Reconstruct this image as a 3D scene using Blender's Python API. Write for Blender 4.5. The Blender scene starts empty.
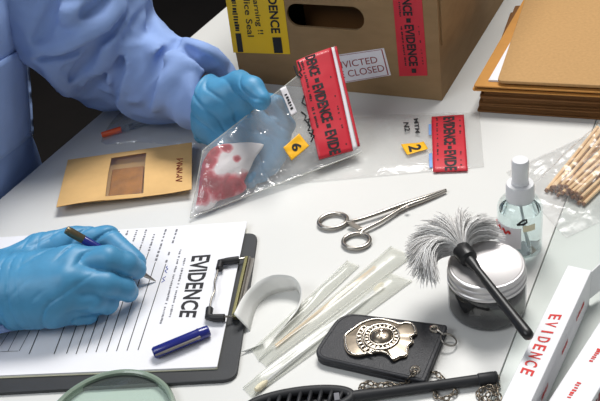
import bpy, math, random
import numpy as np
from mathutils import Vector, Matrix
random.seed(7)
S = bpy.context.scene
COL = S.collection
TZ = 0.75                                   # table top height above the floor
# ------------------------------------------------------------------ camera
PITCH, ROLL, FPX, CH = math.radians(34.76877624), math.radians(-9.39914966), 885.166, 0.546162
F_ = np.array([0, math.cos(PITCH), -math.sin(PITCH)])
R0 = np.array([1.0, 0, 0]); U0 = np.cross(R0, F_)
R_ = math.cos(ROLL) * R0 + math.sin(ROLL) * U0
U_ = -math.sin(ROLL) * R0 + math.cos(ROLL) * U0
CAM = np.array([0, 0, CH + TZ])
def ray(px, py):
    return (px - 300) / FPX * R_ - (py - 200.5) / FPX * U_ + F_
def at(px, py, h=0.0):
    """point of the photo standing h metres above the table top"""
    d = ray(px, py); t = (TZ + h - CAM[2]) / d[2]
    return CAM + t * d
def proj(P):
    v = np.asarray(P, float) - CAM
    return np.array([300 + FPX * (v @ R_) / (v @ F_), 200.5 - FPX * (v @ U_) / (v @ F_)])
def on_plane(px, py, P0, N):
    d = ray(px, py); t = ((P0 - CAM) @ N) / (d @ N)
    return CAM + t * d
def nrm(v):
    v = np.asarray(v, float); return v / np.linalg.norm(v)
UP = np.array([0, 0, 1.0])
cd = bpy.data.cameras.new('camera'); cam = bpy.data.objects.new('camera', cd); COL.objects.link(cam)
cd.sensor_width = 36; cd.lens = FPX * 36 / 600; cd.clip_start = 0.02
M = Matrix.Identity(4)
for i in range(3):
    M[i][0] = R_[i]; M[i][1] = U_[i]; M[i][2] = -F_[i]; M[i][3] = CAM[i]
cam.matrix_world = M
S.camera = cam

# ------------------------------------------------------------------ materials
def lin(c):
    return tuple((x / 255 / 12.92) if x / 255 <= 0.04045 else ((x / 255 + 0.055) / 1.055) ** 2.4 for x in c)
def mat(name, c, rough=0.5, metal=0.0, var=0.06, vs=60, bump=0.0, bs=400, spec=0.5, c2=None, sss=0.0, stretch=None, coat=0.0):
    m = bpy.data.materials.new(name); m.use_nodes = True
    nt = m.node_tree; p = nt.nodes['Principled BSDF']
    p.inputs['Roughness'].default_value = rough; p.inputs['Metallic'].default_value = metal
    p.inputs['Specular IOR Level'].default_value = spec
    p.inputs['Coat Weight'].default_value = coat
    a = lin(c); b = lin(c2) if c2 else tuple(x * (1 - var) for x in a)
    if not c2: a = tuple(min(1, x * (1 + var * .5)) for x in a)
    tc = nt.nodes.new('ShaderNodeTexCoord'); src = tc.outputs['Object']
    if stretch:
        mp = nt.nodes.new('ShaderNodeMapping'); mp.inputs['Scale'].default_value = stretch
        nt.links.new(src, mp.inputs['Vector']); src = mp.outputs['Vector']
    n = nt.nodes.new('ShaderNodeTexNoise'); n.inputs['Scale'].default_value = vs; n.inputs['Detail'].default_value = 4
    nt.links.new(src, n.inputs['Vector'])
    r = nt.nodes.new('ShaderNodeValToRGB'); r.color_ramp.elements[0].position = .3; r.color_ramp.elements[1].position = .7
    r.color_ramp.elements[0].color = (*b, 1); r.color_ramp.elements[1].color = (*a, 1)
    nt.links.new(n.outputs['Fac'], r.inputs['Fac']); nt.links.new(r.outputs['Color'], p.inputs['Base Color'])
    if sss:
        p.inputs['Subsurface Weight'].default_value = sss; p.inputs['Subsurface Scale'].default_value = 0.004
        p.inputs['Subsurface Radius'].default_value = (1, 1, 1)
    if bump:
        n2 = nt.nodes.new('ShaderNodeTexNoise'); n2.inputs['Scale'].default_value = bs; n2.inputs['Detail'].default_value = 3
        nt.links.new(src, n2.inputs['Vector'])
        bp = nt.nodes.new('ShaderNodeBump'); bp.inputs['Strength'].default_value = bump; bp.inputs['Distance'].default_value = .001
        nt.links.new(n2.outputs['Fac'], bp.inputs['Height']); nt.links.new(bp.outputs['Normal'], p.inputs['Normal'])
    return m
def film(name, haze=0.08, gloss=0.12, rough=0.12, tint=(250, 250, 250), hz=(235, 235, 235), bump=0.4, bs=120):
    """thin clear plastic: see-through, a little milky, glossy towards the rim"""
    m = bpy.data.materials.new(name); m.use_nodes = True; nt = m.node_tree; N = nt.nodes
    N.remove(N['Principled BSDF']); out = N['Material Output']
    tr = N.new('ShaderNodeBsdfTransparent'); tr.inputs['Color'].default_value = (*lin(tint), 1)
    df = N.new('ShaderNodeBsdfDiffuse'); df.inputs['Color'].default_value = (*lin(hz), 1)
    gl = N.new('ShaderNodeBsdfGlossy'); gl.inputs['Roughness'].default_value = rough; gl.inputs['Color'].default_value = (1, 1, 1, 1)
    lw = N.new('ShaderNodeLayerWeight'); lw.inputs['Blend'].default_value = .25
    mr = N.new('ShaderNodeMapRange'); mr.inputs['To Min'].default_value = gloss * .45; mr.inputs['To Max'].default_value = min(1, gloss * 4)
    nt.links.new(lw.outputs['Facing'], mr.inputs['Value'])
    m1 = N.new('ShaderNodeMixShader'); m1.inputs[0].default_value = haze
    nt.links.new(tr.outputs[0], m1.inputs[1]); nt.links.new(df.outputs[0], m1.inputs[2])
    m2 = N.new('ShaderNodeMixShader'); nt.links.new(mr.outputs[0], m2.inputs[0])
    nt.links.new(m1.outputs[0], m2.inputs[1]); nt.links.new(gl.outputs[0], m2.inputs[2])
    nt.links.new(m2.outputs[0], out.inputs['Surface'])
    if bump:
        tc = N.new('ShaderNodeTexCoord'); n = N.new('ShaderNodeTexNoise'); n.inputs['Scale'].default_value = bs; n.inputs['Detail'].default_value = 2
        n.inputs['Distortion'].default_value = 1.2
        nt.links.new(tc.outputs['Object'], n.inputs['Vector'])
        b = N.new('ShaderNodeBump'); b.inputs['Strength'].default_value = bump; b.inputs['Distance'].default_value = .003
        nt.links.new(n.outputs['Fac'], b.inputs['Height'])
        nt.links.new(b.outputs['Normal'], gl.inputs['Normal'])
    return m
MT = dict(
    table=mat('white_laminate', (215, 215, 212), .38, var=.03, vs=6, spec=.4),
    table2=mat('pale_grey_laminate', (204, 210, 205), .32, var=.03, vs=6, spec=.45),
    seam=mat('seam_filler', (96, 84, 70), .7),
    floor=mat('dark_floor', (26, 21, 19), .7, var=.3, vs=8),
    wall=mat('dark_wall', (14, 14, 15), .9),
    darkmetal=mat('dark_metal', (40, 40, 42), .4, metal=.8),
    board=mat('cardboard', (148, 120, 86), .82, var=.10, vs=25, bump=.15, bs=300, spec=.2, stretch=(1, 1, 3)),
    kraft=mat('kraft_paper', (214, 174, 116), .75, var=.09, vs=40, bump=.15, bs=200, spec=.25),
    folder=mat('manila_card', (178, 140, 92), .7, var=.09, vs=260, bump=.1, bs=500, spec=.25),
    folder2=mat('orange_card', (196, 140, 72), .7, var=.07, vs=60, spec=.25),
    brown=mat('brown_card', (120, 82, 46), .7, var=.12, vs=40, spec=.25),
    paper=mat('white_paper', (230, 230, 234), .8, var=.015, vs=30, spec=.2),
    paperedge=mat('cream_paper', (224, 222, 196), .8, var=.03, vs=80, spec=.2),
    ink=mat('black_ink', (26, 26, 30), .7, var=.1),
    greyink=mat('grey_ink', (122, 122, 128), .8, var=.1),
    blueink=mat('blue_ink', (70, 90, 190), .6, var=.1),
    redink=mat('red_ink', (215, 55, 50), .7, var=.1),
    darkred=mat('dark_red_ink', (150, 60, 60), .7, var=.1),
    marker=mat('brown_red_marker', (140, 60, 40), .7, var=.1),
    yellow=mat('yellow_label', (236, 190, 22), .5, var=.05, vs=30),
    numyellow=mat('amber_label', (250, 186, 28), .45, var=.04, vs=30),
    redtape=mat('red_tape', (196, 32, 50), .5, var=.07, vs=40, coat=.1),
    white=mat('white_label', (232, 228, 232), .6, var=.03),
    bluepatch=mat('blue_patch', (120, 160, 215), .5),
    glove=mat('blue_nitrile', (70, 142, 184), .48, var=.14, vs=45, bump=.14, bs=160, spec=.5, sss=.06),
    coat=mat('blue_cotton', (138, 163, 211), .85, var=.06, vs=30, bump=.25, bs=900, spec=.15),
    skin=mat('skin', (205, 160, 135), .5, var=.06, sss=.1),
    hair=mat('dark_hair', (46, 34, 26), .6, var=.2, vs=120),
    cloth=mat('dark_trousers', (34, 27, 26), .9, var=.25, vs=20, bump=.3, bs=500, spec=.1),
    shoe=mat('black_shoe', (22, 22, 22), .5),
    lip=mat('lip_skin', (176, 110, 100), .5), eyew=mat('eye_white', (235, 232, 228), .3), iris=mat('eye_brown', (60, 40, 28), .3),
    bplast=mat('black_plastic', (24, 24, 26), .38, var=.1, spec=.5),
    matteblack=mat('matte_black_plastic', (38, 39, 42), .55, var=.1, spec=.4, bump=.1, bs=700),
    clip=mat('clipboard_vinyl', (46, 48, 51), .55, var=.08, bump=.1, bs=500),
    leather=mat('black_leather', (40, 41, 46), .5, var=.15, vs=150, bump=.5, bs=900, spec=.5),
    steel=mat('steel', (168, 163, 156), .28, metal=1.0, var=.06),
    nickel=mat('nickel', (136, 126, 113), .34, metal=1.0, var=.2, vs=160),
    bright=mat('bright_nickel', (214, 206, 194), .22, metal=1.0, var=.06, vs=90),
    brass=mat('aged_brass', (126, 122, 88), .45, metal=1.0, var=.1),
    alu=mat('brushed_aluminium', (212, 209, 209), .42, metal=.72, var=.03, vs=80),
    wplast=mat('white_plastic', (224, 224, 226), .35, var=.02),
    bluepen=mat('navy_plastic', (24, 34, 120), .25, var=.05, coat=.3),
    bronze=mat('bronze', (120, 108, 84), .35, metal=.8),
    powder=mat('black_powder', (30, 29, 29), .95, var=.25, vs=120, bump=.5, bs=600),
    wood=mat('pale_wood', (238, 204, 158), .65, var=.14, vs=60, stretch=(1, 1, 1), spec=.25),
    woodend=mat('dark_wood_end', (140, 96, 62), .7),
    orange=mat('orange_plastic', (236, 92, 44), .4),
    rubber=mat('black_rubber', (30, 30, 32), .5),
    cotton=mat('cotton', (236, 226, 196), .9, var=.05, bump=.5, bs=900),
    strip=mat('white_strip', (232, 232, 228), .5, var=.02, sss=.15),
    boxgrey=mat('white_card', (230, 230, 233), .5, var=.015),
    item=mat('brown_item', (176, 118, 44), .5, var=.3, vs=60),
    greenrim=mat('green_plastic_rim', (132, 148, 132), .22, var=.06, coat=.4),
    fgrey=mat('grey_fibre', (236, 234, 232), .7, var=.2, vs=200),
    fdark=mat('dark_grey_fibre', (206, 204, 202), .7, var=.2, vs=200),
    fpale=mat('pale_fibre', (248, 247, 245), .7, var=.1, vs=200),
    bag=film('clear_bag', haze=.125, gloss=.12, rough=.16, bump=.6, bs=70),
    bagflat=film('clear_flat_bag', haze=.14, gloss=.04, rough=.2, bump=.5, bs=60, hz=(246, 246, 244)),
    bagfold=film('folded_clear_bag', haze=.16, gloss=.16, rough=.2, bump=.7, bs=50, hz=(200, 206, 216)),
    pouch=film('peel_pouch', haze=.27, gloss=.06, rough=.30, bump=.12, bs=40, hz=(232, 234, 222)),
    stickbag=film('crinkled_bag', haze=.07, gloss=.06, rough=.30, bump=.4, bs=45),
    pane=film('window_film', haze=.03, gloss=.12, rough=.08, bump=.3, bs=60),
    bottle=film('clear_bottle', haze=.02, gloss=.10, rough=.04, tint=(244, 249, 249), bump=0),
    jarwall=film('clear_jar', haze=.005, gloss=.10, rough=.06, tint=(225, 225, 228), bump=0),
    lens=film('lens_glass', haze=.04, gloss=.03, rough=.03, tint=(244, 250, 247), hz=(230, 240, 234), bump=0),
)
def liquid_mat():
    m = bpy.data.materials.new('clear_liquid'); m.use_nodes = True
    p = m.node_tree.nodes['Principled BSDF']; p.inputs['Transmission Weight'].default_value = 1
    p.inputs['Base Color'].default_value = (*lin((238, 247, 247)), 1); p.inputs['Roughness'].default_value = .02; p.inputs['IOR'].default_value = 1.2
    return m
MT['liquid'] = liquid_mat()
def gauze_mat(blobs):
    """white gauze with blood: soaked patches where the blobs are, broken up by noise"""
    m = bpy.data.materials.new('blood_stained_gauze'); m.use_nodes = True; nt = m.node_tree; N = nt.nodes; L = nt.links.new
    p = N['Principled BSDF']; p.inputs['Roughness'].default_value = .85; p.inputs['Specular IOR Level'].default_value = .15
    tc = N.new('ShaderNodeTexCoord'); nz = N.new('ShaderNodeTexNoise'); nz.inputs['Scale'].default_value = 62; nz.inputs['Detail'].default_value = 6
    L(tc.outputs['Object'], nz.inputs['Vector'])
    acc = None
    for (c, r) in blobs:
        d = N.new('ShaderNodeVectorMath'); d.operation = 'DISTANCE'; d.inputs[1].default_value = c
        L(tc.outputs['Object'], d.inputs[0])
        q = N.new('ShaderNodeMath'); q.operation = 'DIVIDE'; q.inputs[1].default_value = r; L(d.outputs['Value'], q.inputs[0])
        if acc is None: acc = q
        else:
            mn = N.new('ShaderNodeMath'); mn.operation = 'MINIMUM'; L(acc.outputs[0], mn.inputs[0]); L(q.outputs[0], mn.inputs[1]); acc = mn
    k = N.new('ShaderNodeMath'); k.operation = 'MULTIPLY_ADD'; k.inputs[1].default_value = 1.5; L(nz.outputs['Fac'], k.inputs[0]); L(acc.outputs[0], k.inputs[2])
    r = N.new('ShaderNodeValToRGB'); e = r.color_ramp.elements
    mp = N.new('ShaderNodeMath'); mp.operation = 'MULTIPLY'; mp.inputs[1].default_value = .5; L(k.outputs[0], mp.inputs[0])
    e[0].position = .50; e[0].color = (*lin((150, 20, 38)), 1)
    e[1].position = .93; e[1].color = (*lin((236, 230, 230)), 1)
    a = e.new(.70); a.color = (*lin((182, 46, 62)), 1); b = e.new(.82); b.color = (*lin((222, 150, 156)), 1)
    L(mp.outputs[0], r.inputs['Fac']); L(r.outputs['Color'], p.inputs['Base Color'])
    n2 = N.new('ShaderNodeTexNoise'); n2.inputs['Scale'].default_value = 500; L(tc.outputs['Object'], n2.inputs['Vector'])
    bp = N.new('ShaderNodeBump'); bp.inputs['Strength'].default_value = .4; bp.inputs['Distance'].default_value = .001
    L(n2.outputs['Fac'], bp.inputs['Height']); L(bp.outputs['Normal'], p.inputs['Normal'])
    return m

# ------------------------------------------------------------------ object helpers
ROOT = {}                                       # object name -> world position of its thing's origin
def tag(o, label=None, cat=None, group=None, kind=None):
    if label: o['label'] = label
    if cat: o['category'] = cat
    if group: o['group'] = group
    if kind: o['kind'] = kind
    return o
def thing(name, label, cat, loc, group=None):
    o = bpy.data.objects.new(name, None); COL.objects.link(o); o.empty_display_size = .02
    o.location = [float(x) for x in loc]; ROOT[o.name] = np.array(loc, float)
    return tag(o, label, cat, group)
class MB:
    def __init__(s): s.v = []; s.f = []; s.mi = []; s.cur = 0
    def add(s, vs, fs):
        k = len(s.v); s.v += [tuple(float(c) for c in p) for p in vs]
        s.f += [tuple(k + i for i in f) for f in fs]; s.mi += [s.cur] * len(fs); return s
    def prism(s, pts, off):
        """polygon pts extruded by off"""
        off = np.asarray(off, float); n = len(pts); a = [np.asarray(p, float) for p in pts]; b = [p + off for p in a]
        nn = np.zeros(3)
        for i in range(n): nn += np.cross(a[i] - a[0], a[(i + 1) % n] - a[0])
        fl = nn @ off > 0
        fs = [tuple(range(n))[::-1], tuple(range(n, 2 * n))] + [(i, (i + 1) % n, n + (i + 1) % n, n + i) for i in range(n)]
        if not fl: fs = [f[::-1] for f in fs]
        return s.add(a + b, fs)
    def box(s, c, x, y, z):
        """box centred at c with half axes x, y, z"""
        c, x, y, z = [np.asarray(q, float) for q in (c, x, y, z)]
        return s.prism([c - x - y - z, c + x - y - z, c + x + y - z, c - x + y - z], 2 * z)
    def tube(s, path, rad, n=12, closed=False, cap=True, flat=None):
        P = [np.asarray(p, float) for p in path]; m = len(P)
        if not hasattr(rad, '__len__'): rad = [rad] * m
        T = []
        for i in range(m):
            a = P[(i - 1) % m] if (closed or i > 0) else P[i]; b = P[(i + 1) % m] if (closed or i < m - 1) else P[i]
            T.append(nrm(b - a))
        ref = UP if abs(T[0][2]) < .9 else np.array([1.0, 0, 0])
        u = nrm(np.cross(T[0], ref)); vs = []
        for i in range(m):
            u = nrm(u - T[i] * (u @ T[i])); w = np.cross(T[i], u)
            fw = flat if flat else 1
            for k in range(n):
                a = 2 * math.pi * k / n; vs.append(P[i] + rad[i] * (math.cos(a) * u + fw * math.sin(a) * w))
        fs = []
        for i in range(m if closed else m - 1):
            j = (i + 1) % m
            for k in range(n):
                l = (k + 1) % n; fs.append((i * n + k, i * n + l, j * n + l, j * n + k))
        if cap and not closed: fs += [tuple(range(n))[::-1], tuple((m - 1) * n + k for k in range(n))]
        return s.add(vs, fs)
    def lathe(s, prof, o, ax=UP, n=48):
        """profile (r, z) turned about the axis ax through o"""
        ax = nrm(ax); u = nrm(np.cross(ax, [1, 0, 0] if abs(ax[0]) < .8 else [0, 1, 0])); w = np.cross(ax, u); o = np.asarray(o, float)
        vs = []; m = len(prof)
        for r, z in prof:
            for k in range(n):
                a = 2 * math.pi * k / n; vs.append(o + ax * z + max(r, 1e-5) * (math.cos(a) * u + math.sin(a) * w))
        fs = []
        for i in range(m - 1):
            for k in range(n):
                l = (k + 1) % n; fs.append((i * n + k, i * n + l, (i + 1) * n + l, (i + 1) * n + k))
        if np.hypot(prof[0][0] - prof[-1][0], prof[0][1] - prof[-1][1]) > 1e-9: fs += [tuple(range(n))[::-1], tuple((m - 1) * n + k for k in range(n))]
        return s.add(vs, fs)
    def grid(s, f, us, vs_, skip=None):
        nu, nv = len(us), len(vs_); pts = [f(u, v) for u in us for v in vs_]; fs = []
        for i in range(nu - 1):
            for j in range(nv - 1):
                if skip and skip((us[i] + us[i + 1]) / 2, (vs_[j] + vs_[j + 1]) / 2): continue
                fs.append((i * nv + j, (i + 1) * nv + j, (i + 1) * nv + j + 1, i * nv + j + 1))
        return s.add(pts, fs)
    def build(s, name, m, parent=None, smooth=False, bevel=0, seg=2, angle=40, label=None):
        P = np.array(s.v)
        if parent is not None: base = ROOT[parent.name]
        else: base = np.array([(P[:, 0].min() + P[:, 0].max()) / 2, (P[:, 1].min() + P[:, 1].max()) / 2, P[:, 2].min()])
        me = bpy.data.meshes.new(name); me.from_pydata([tuple(p) for p in P - base], [], s.f)
        ms = m if isinstance(m, (list, tuple)) else [m]
        for q in ms: me.materials.append(MT[q] if isinstance(q, str) else q)
        if len(ms) > 1: me.polygons.foreach_set('material_index', s.mi)
        me.validate(); me.update()
        o = bpy.data.objects.new(name, me); COL.objects.link(o); ROOT[o.name] = base
        if parent is not None: o.parent = parent
        else: o.location = base
        if smooth:
            me.polygons.foreach_set('use_smooth', [True] * len(me.polygons))
            if smooth != 'all':
                me.set_sharp_from_angle(angle=math.radians(angle))
        if bevel:
            b = o.modifiers.new('bevel', 'BEVEL'); b.width = bevel; b.segments = seg; b.limit_method = 'ANGLE'; b.angle_limit = math.radians(35)
        if label: o['label'] = label
        return o
def dup(root, loc=None, rot=None, label=None):
    r = root.copy(); COL.objects.link(r)
    if loc is not None: r.location = loc
    if rot is not None: r.rotation_euler = rot
    if label: r['label'] = label
    for ch in list(root.children):
        c = ch.copy(); COL.objects.link(c); c.parent = r
        for g in list(ch.children):
            d = g.copy(); COL.objects.link(d); d.parent = c
    return r
def lerp(a, b, t): return np.asarray(a, float) * (1 - t) + np.asarray(b, float) * t
def bil(q, a, b):
    """q = [start-bottom, end-bottom, end-top, start-top]"""
    return lerp(lerp(q[0], q[1], a), lerp(q[3], q[2], a), b)
def smooth_path(pts, n=8, closed=False):
    P = [np.asarray(p, float) for p in pts]; m = len(P); out = []
    for i in range(m if closed else m - 1):
        g = lambda k: P[k % m] if closed else P[min(max(k, 0), m - 1)]
        a, b, c, d = g(i - 1), g(i), g(i + 1), g(i + 2)
        for k in range(n):
            t = k / n
            out.append(.5 * ((2 * b) + (-a + c) * t + (2 * a - 5 * b + 4 * c - d) * t * t + (-a + 3 * b - 3 * c + d) * t ** 3))
    if not closed: out.append(P[-1])
    return out
def round_poly(pts, rads, n=8):
    m = len(pts); out = []
    for i in range(m):
        p = np.asarray(pts[i], float); a = np.asarray(pts[i - 1], float); b = np.asarray(pts[(i + 1) % m], float); r = rads[i]
        if r <= 0: out.append(p); continue
        p0 = p + nrm(a - p) * r; p1 = p + nrm(b - p) * r
        for k in range(n + 1):
            t = k / n; out.append((1 - t) ** 2 * p0 + 2 * t * (1 - t) * p + t * t * p1)
    return out
_tx = {}
def text_geo(s, bold=0.0):
    k = (s, bold)
    if k in _tx: return _tx[k]
    cu = bpy.data.curves.new('lettering', 'FONT'); cu.body = s; cu.size = 1; cu.offset = bold; cu.resolution_u = 3
    o = bpy.data.objects.new('lettering', cu); COL.objects.link(o)
    dg = bpy.context.evaluated_depsgraph_get()
    me = bpy.data.meshes.new_from_object(o.evaluated_get(dg))
    V = np.array([v.co[:2] for v in me.vertices]); Fc = [tuple(p.vertices) for p in me.polygons]
    bpy.data.objects.remove(o); bpy.data.curves.remove(cu); bpy.data.meshes.remove(me)
    lo, hi = V.min(0), V.max(0); V = (V - lo) / (hi - lo)
    _tx[k] = (V, Fc); return V, Fc
def put_text(mb, s, f, bold=0.0):
    """write s into mb; f maps the unit square (along, up) to space"""
    V, Fc = text_geo(s, bold); mb.add([f(a, b) for a, b in V], Fc)
def fine_print(mb, f, n=14, seed=0, fill=.7, lo=.1, hi=.9):
    """a row of print too small to read: short marks across the unit square"""
    rn = random.Random(seed); x = 0.0; st = 1.0 / n
    while x < 1 - st * .5:
        if rn.random() < fill:
            w = st * (.45 + .4 * rn.random()); a = lo + .2 * rn.random(); b = hi - .2 * rn.random()
            mb.add([f(x, a), f(x + w, a), f(x + w, b), f(x, b)], [(0, 1, 2, 3)])
        x += st

# ------------------------------------------------------------------ implicit modelling (hands, cloth, gauze)
def vnoise(P, sc, seed=0):
    Q = np.asarray(P, float) * sc + seed * 17.31; i = np.floor(Q).astype(np.int64); f = Q - i; f = f * f * (3 - 2 * f)
    def h(a, b, c):
        n = (a * 374761393 + b * 668265263 + c * 2147483647 + seed * 1274126177) & 0xffffffff
        n = ((n ^ (n >> 13)) * 1274126177) & 0xffffffff; n = n ^ (n >> 16)
        return (n & 0xffff) / 65535.0
    x, y, z = i[..., 0], i[..., 1], i[..., 2]; r = 0
    for dx in (0, 1):
        for dy in (0, 1):
            for dz in (0, 1):
                w = (f[..., 0] if dx else 1 - f[..., 0]) * (f[..., 1] if dy else 1 - f[..., 1]) * (f[..., 2] if dz else 1 - f[..., 2])
                r = r + w * h(x + dx, y + dy, z + dz)
    return r * 2 - 1
def smin(a, b, k):
    h = np.clip(.5 + .5 * (b - a) / k, 0, 1); return b * (1 - h) + a * h - k * h * (1 - h)
def smax(a, b, k): return -smin(-a, -b, k)
def cap(P, a, b, ra, rb):
    a = np.asarray(a, float); d = np.asarray(b, float) - a
    t = np.clip(((P - a) @ d) / (d @ d + 1e-12), 0, 1)
    return np.linalg.norm(P - a - t[..., None] * d, axis=-1) - (ra + (rb - ra) * t)
def chain(P, pts, rs, k):
    d = None
    for i in range(len(pts) - 1):
        c = cap(P, pts[i], pts[i + 1], rs[i], rs[i + 1]); d = c if d is None else smin(d, c, k)
    return d
def ell(P, c, ax, r):
    """ellipsoid at c; ax rows are its unit axes"""
    Q = (P - np.asarray(c)) @ np.asarray(ax).T / np.asarray(r); l = np.linalg.norm(Q, axis=-1); g = np.linalg.norm(Q / np.asarray(r), axis=-1) + 1e-9
    return l * (l - 1) / g
def nets(fn, lo, hi, vox, mb=None):
    lo = np.asarray(lo, float); hi = np.asarray(hi, float); n = np.ceil((hi - lo) / vox).astype(int) + 1
    ax = [lo[i] + vox * np.arange(n[i]) for i in range(3)]
    V = np.empty(n)
    for i in range(0, n[0], 16):
        g = np.stack(np.meshgrid(ax[0][i:i + 16], ax[1], ax[2], indexing='ij'), -1)
        V[i:i + 16] = fn(g.reshape(-1, 3)).reshape(g.shape[:3])
    neg = V < 0; acc = np.zeros((n[0] - 1, n[1] - 1, n[2] - 1, 3)); cnt = np.zeros(acc.shape[:3])
    sl = lambda o, d: slice(o, d - 1 + o)
    for A in range(3):
        B, C = (A + 1) % 3, (A + 2) % 3
        for b in (0, 1):
            for c in (0, 1):
                o0 = [0, 0, 0]; o0[B] = b; o0[C] = c; o1 = list(o0); o1[A] = 1
                s0 = tuple(sl(o0[q], n[q]) for q in range(3)); s1 = tuple(sl(o1[q], n[q]) for q in range(3))
                v0, v1 = V[s0], V[s1]; x = (neg[s0] != neg[s1])
                t = np.where(x, v0 / np.where(x, v0 - v1, 1), 0)
                e = np.zeros(acc.shape); e[..., A] = t; e[..., B] = b; e[..., C] = c
                acc += np.where(x[..., None], e, 0); cnt += x
    ok = cnt > 0; idx = -np.ones(ok.shape, int); idx[ok] = np.arange(ok.sum())
    ii = np.argwhere(ok); pts = lo + vox * (ii + acc[ok] / cnt[ok][:, None]); fs = []
    for A in range(3):
        B, C = (A + 1) % 3, (A + 2) % 3
        s0 = [slice(1, n[q] - 1) for q in range(3)]; s0[A] = slice(0, n[A] - 1); s1 = list(s0); s1[A] = slice(1, n[A])
        x = np.argwhere(neg[tuple(s0)] != neg[tuple(s1)])
        off = np.array([1, 1, 1]); off[A] = 0; x = x + off
        sg = neg[x[:, 0], x[:, 1], x[:, 2]]
        def cell(b, c):
            y = x.copy(); y[:, B] -= b; y[:, C] -= c; return idx[y[:, 0], y[:, 1], y[:, 2]]
        q = np.stack([cell(1, 1), cell(0, 1), cell(0, 0), cell(1, 0)], 1)
        q[~sg] = q[~sg][:, ::-1]; q = q[(q >= 0).all(1)]; fs += [tuple(int(k) for k in r) for r in q]
    mb = mb or MB(); mb.add(pts, fs); return mb
def trace(fn, px, py, t0=.5, t1=2.0):
    d = nrm(ray(px, py)); t = t0
    for _ in range(120):
        v = float(fn((CAM + t * d)[None])[0]); t += max(v * .8, .0003)
        if v < .0005 or t > t1: break
    return CAM + t * d

# ================================================================== the setting
E3 = nrm(at(220, 12) - at(46, 160)); TT = np.array([E3[0], E3[1], 0]); NN = np.array([TT[1], -TT[0], 0])     # along / across the tables
LP = at(46, 160)
def tp(s, w, h=0.0): return LP + TT * s + NN * w + UP * h
SEAM = float((at(533, 286) - LP) @ NN)
def flat_struct(name, pts, off, m):
    o = MB().prism(pts, off).build(name, m); return tag(o, kind='structure')
fl = [(-4, -4), (5, -4), (5, 6), (-4, 6)]
flat_struct('floor', [np.array([x, y, -.05]) for x, y in fl], [0, 0, .05], 'floor')
wb = [np.array([-4, 4.6, 0]), np.array([5, 4.6, 0]), np.array([5, 4.7, 0]), np.array([-4, 4.7, 0])]
flat_struct('wall_back', wb, [0, 0, 2.8], 'wall')
wl = [np.array([-2.6, -4, 0]), np.array([-2.5, -4, 0]), np.array([-2.5, 4.6, 0]), np.array([-2.6, 4.6, 0])]
flat_struct('wall_left', wl, [0, 0, 2.8], 'wall')
def make_table(label, w0, w1, m, lift=0):
    s0, s1 = -.78, .95
    c = tp((s0 + s1) / 2, (w0 + w1) / 2); t = thing('work_table', label, 'table', [c[0], c[1], 0])
    MB().prism([tp(s0, w0), tp(s1, w0), tp(s1, w1), tp(s0, w1)], [0, 0, -.03]).build('tabletop', m, t, bevel=.0008)
    for s in (s0 + .06, s1 - .06):
        for w in (w0 + .06, w1 - .06):
            p = tp(s, w) - UP * .03
            MB().prism([p + TT * a + NN * b for a, b in ((-.02, -.02), (.02, -.02), (.02, .02), (-.02, .02))], [0, 0, -(TZ - .03)]).build('leg', 'darkmetal', t)
    a = MB()
    for w in (w0 + .06, w1 - .06):
        a.box(tp((s0 + s1) / 2, w, -.055), TT * ((s1 - s0) / 2 - .08), NN * .012, UP * .025)
    a.build('apron_rail', 'darkmetal', t)
    return t
make_table('wide white laminate table that the clipboard, bags and cardboard box stand on', 0, SEAM, 'table')
make_table('second pale grey table butted against the right side, under the red lettered white boxes', SEAM + .0007, SEAM + .75, 'table2')

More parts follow.
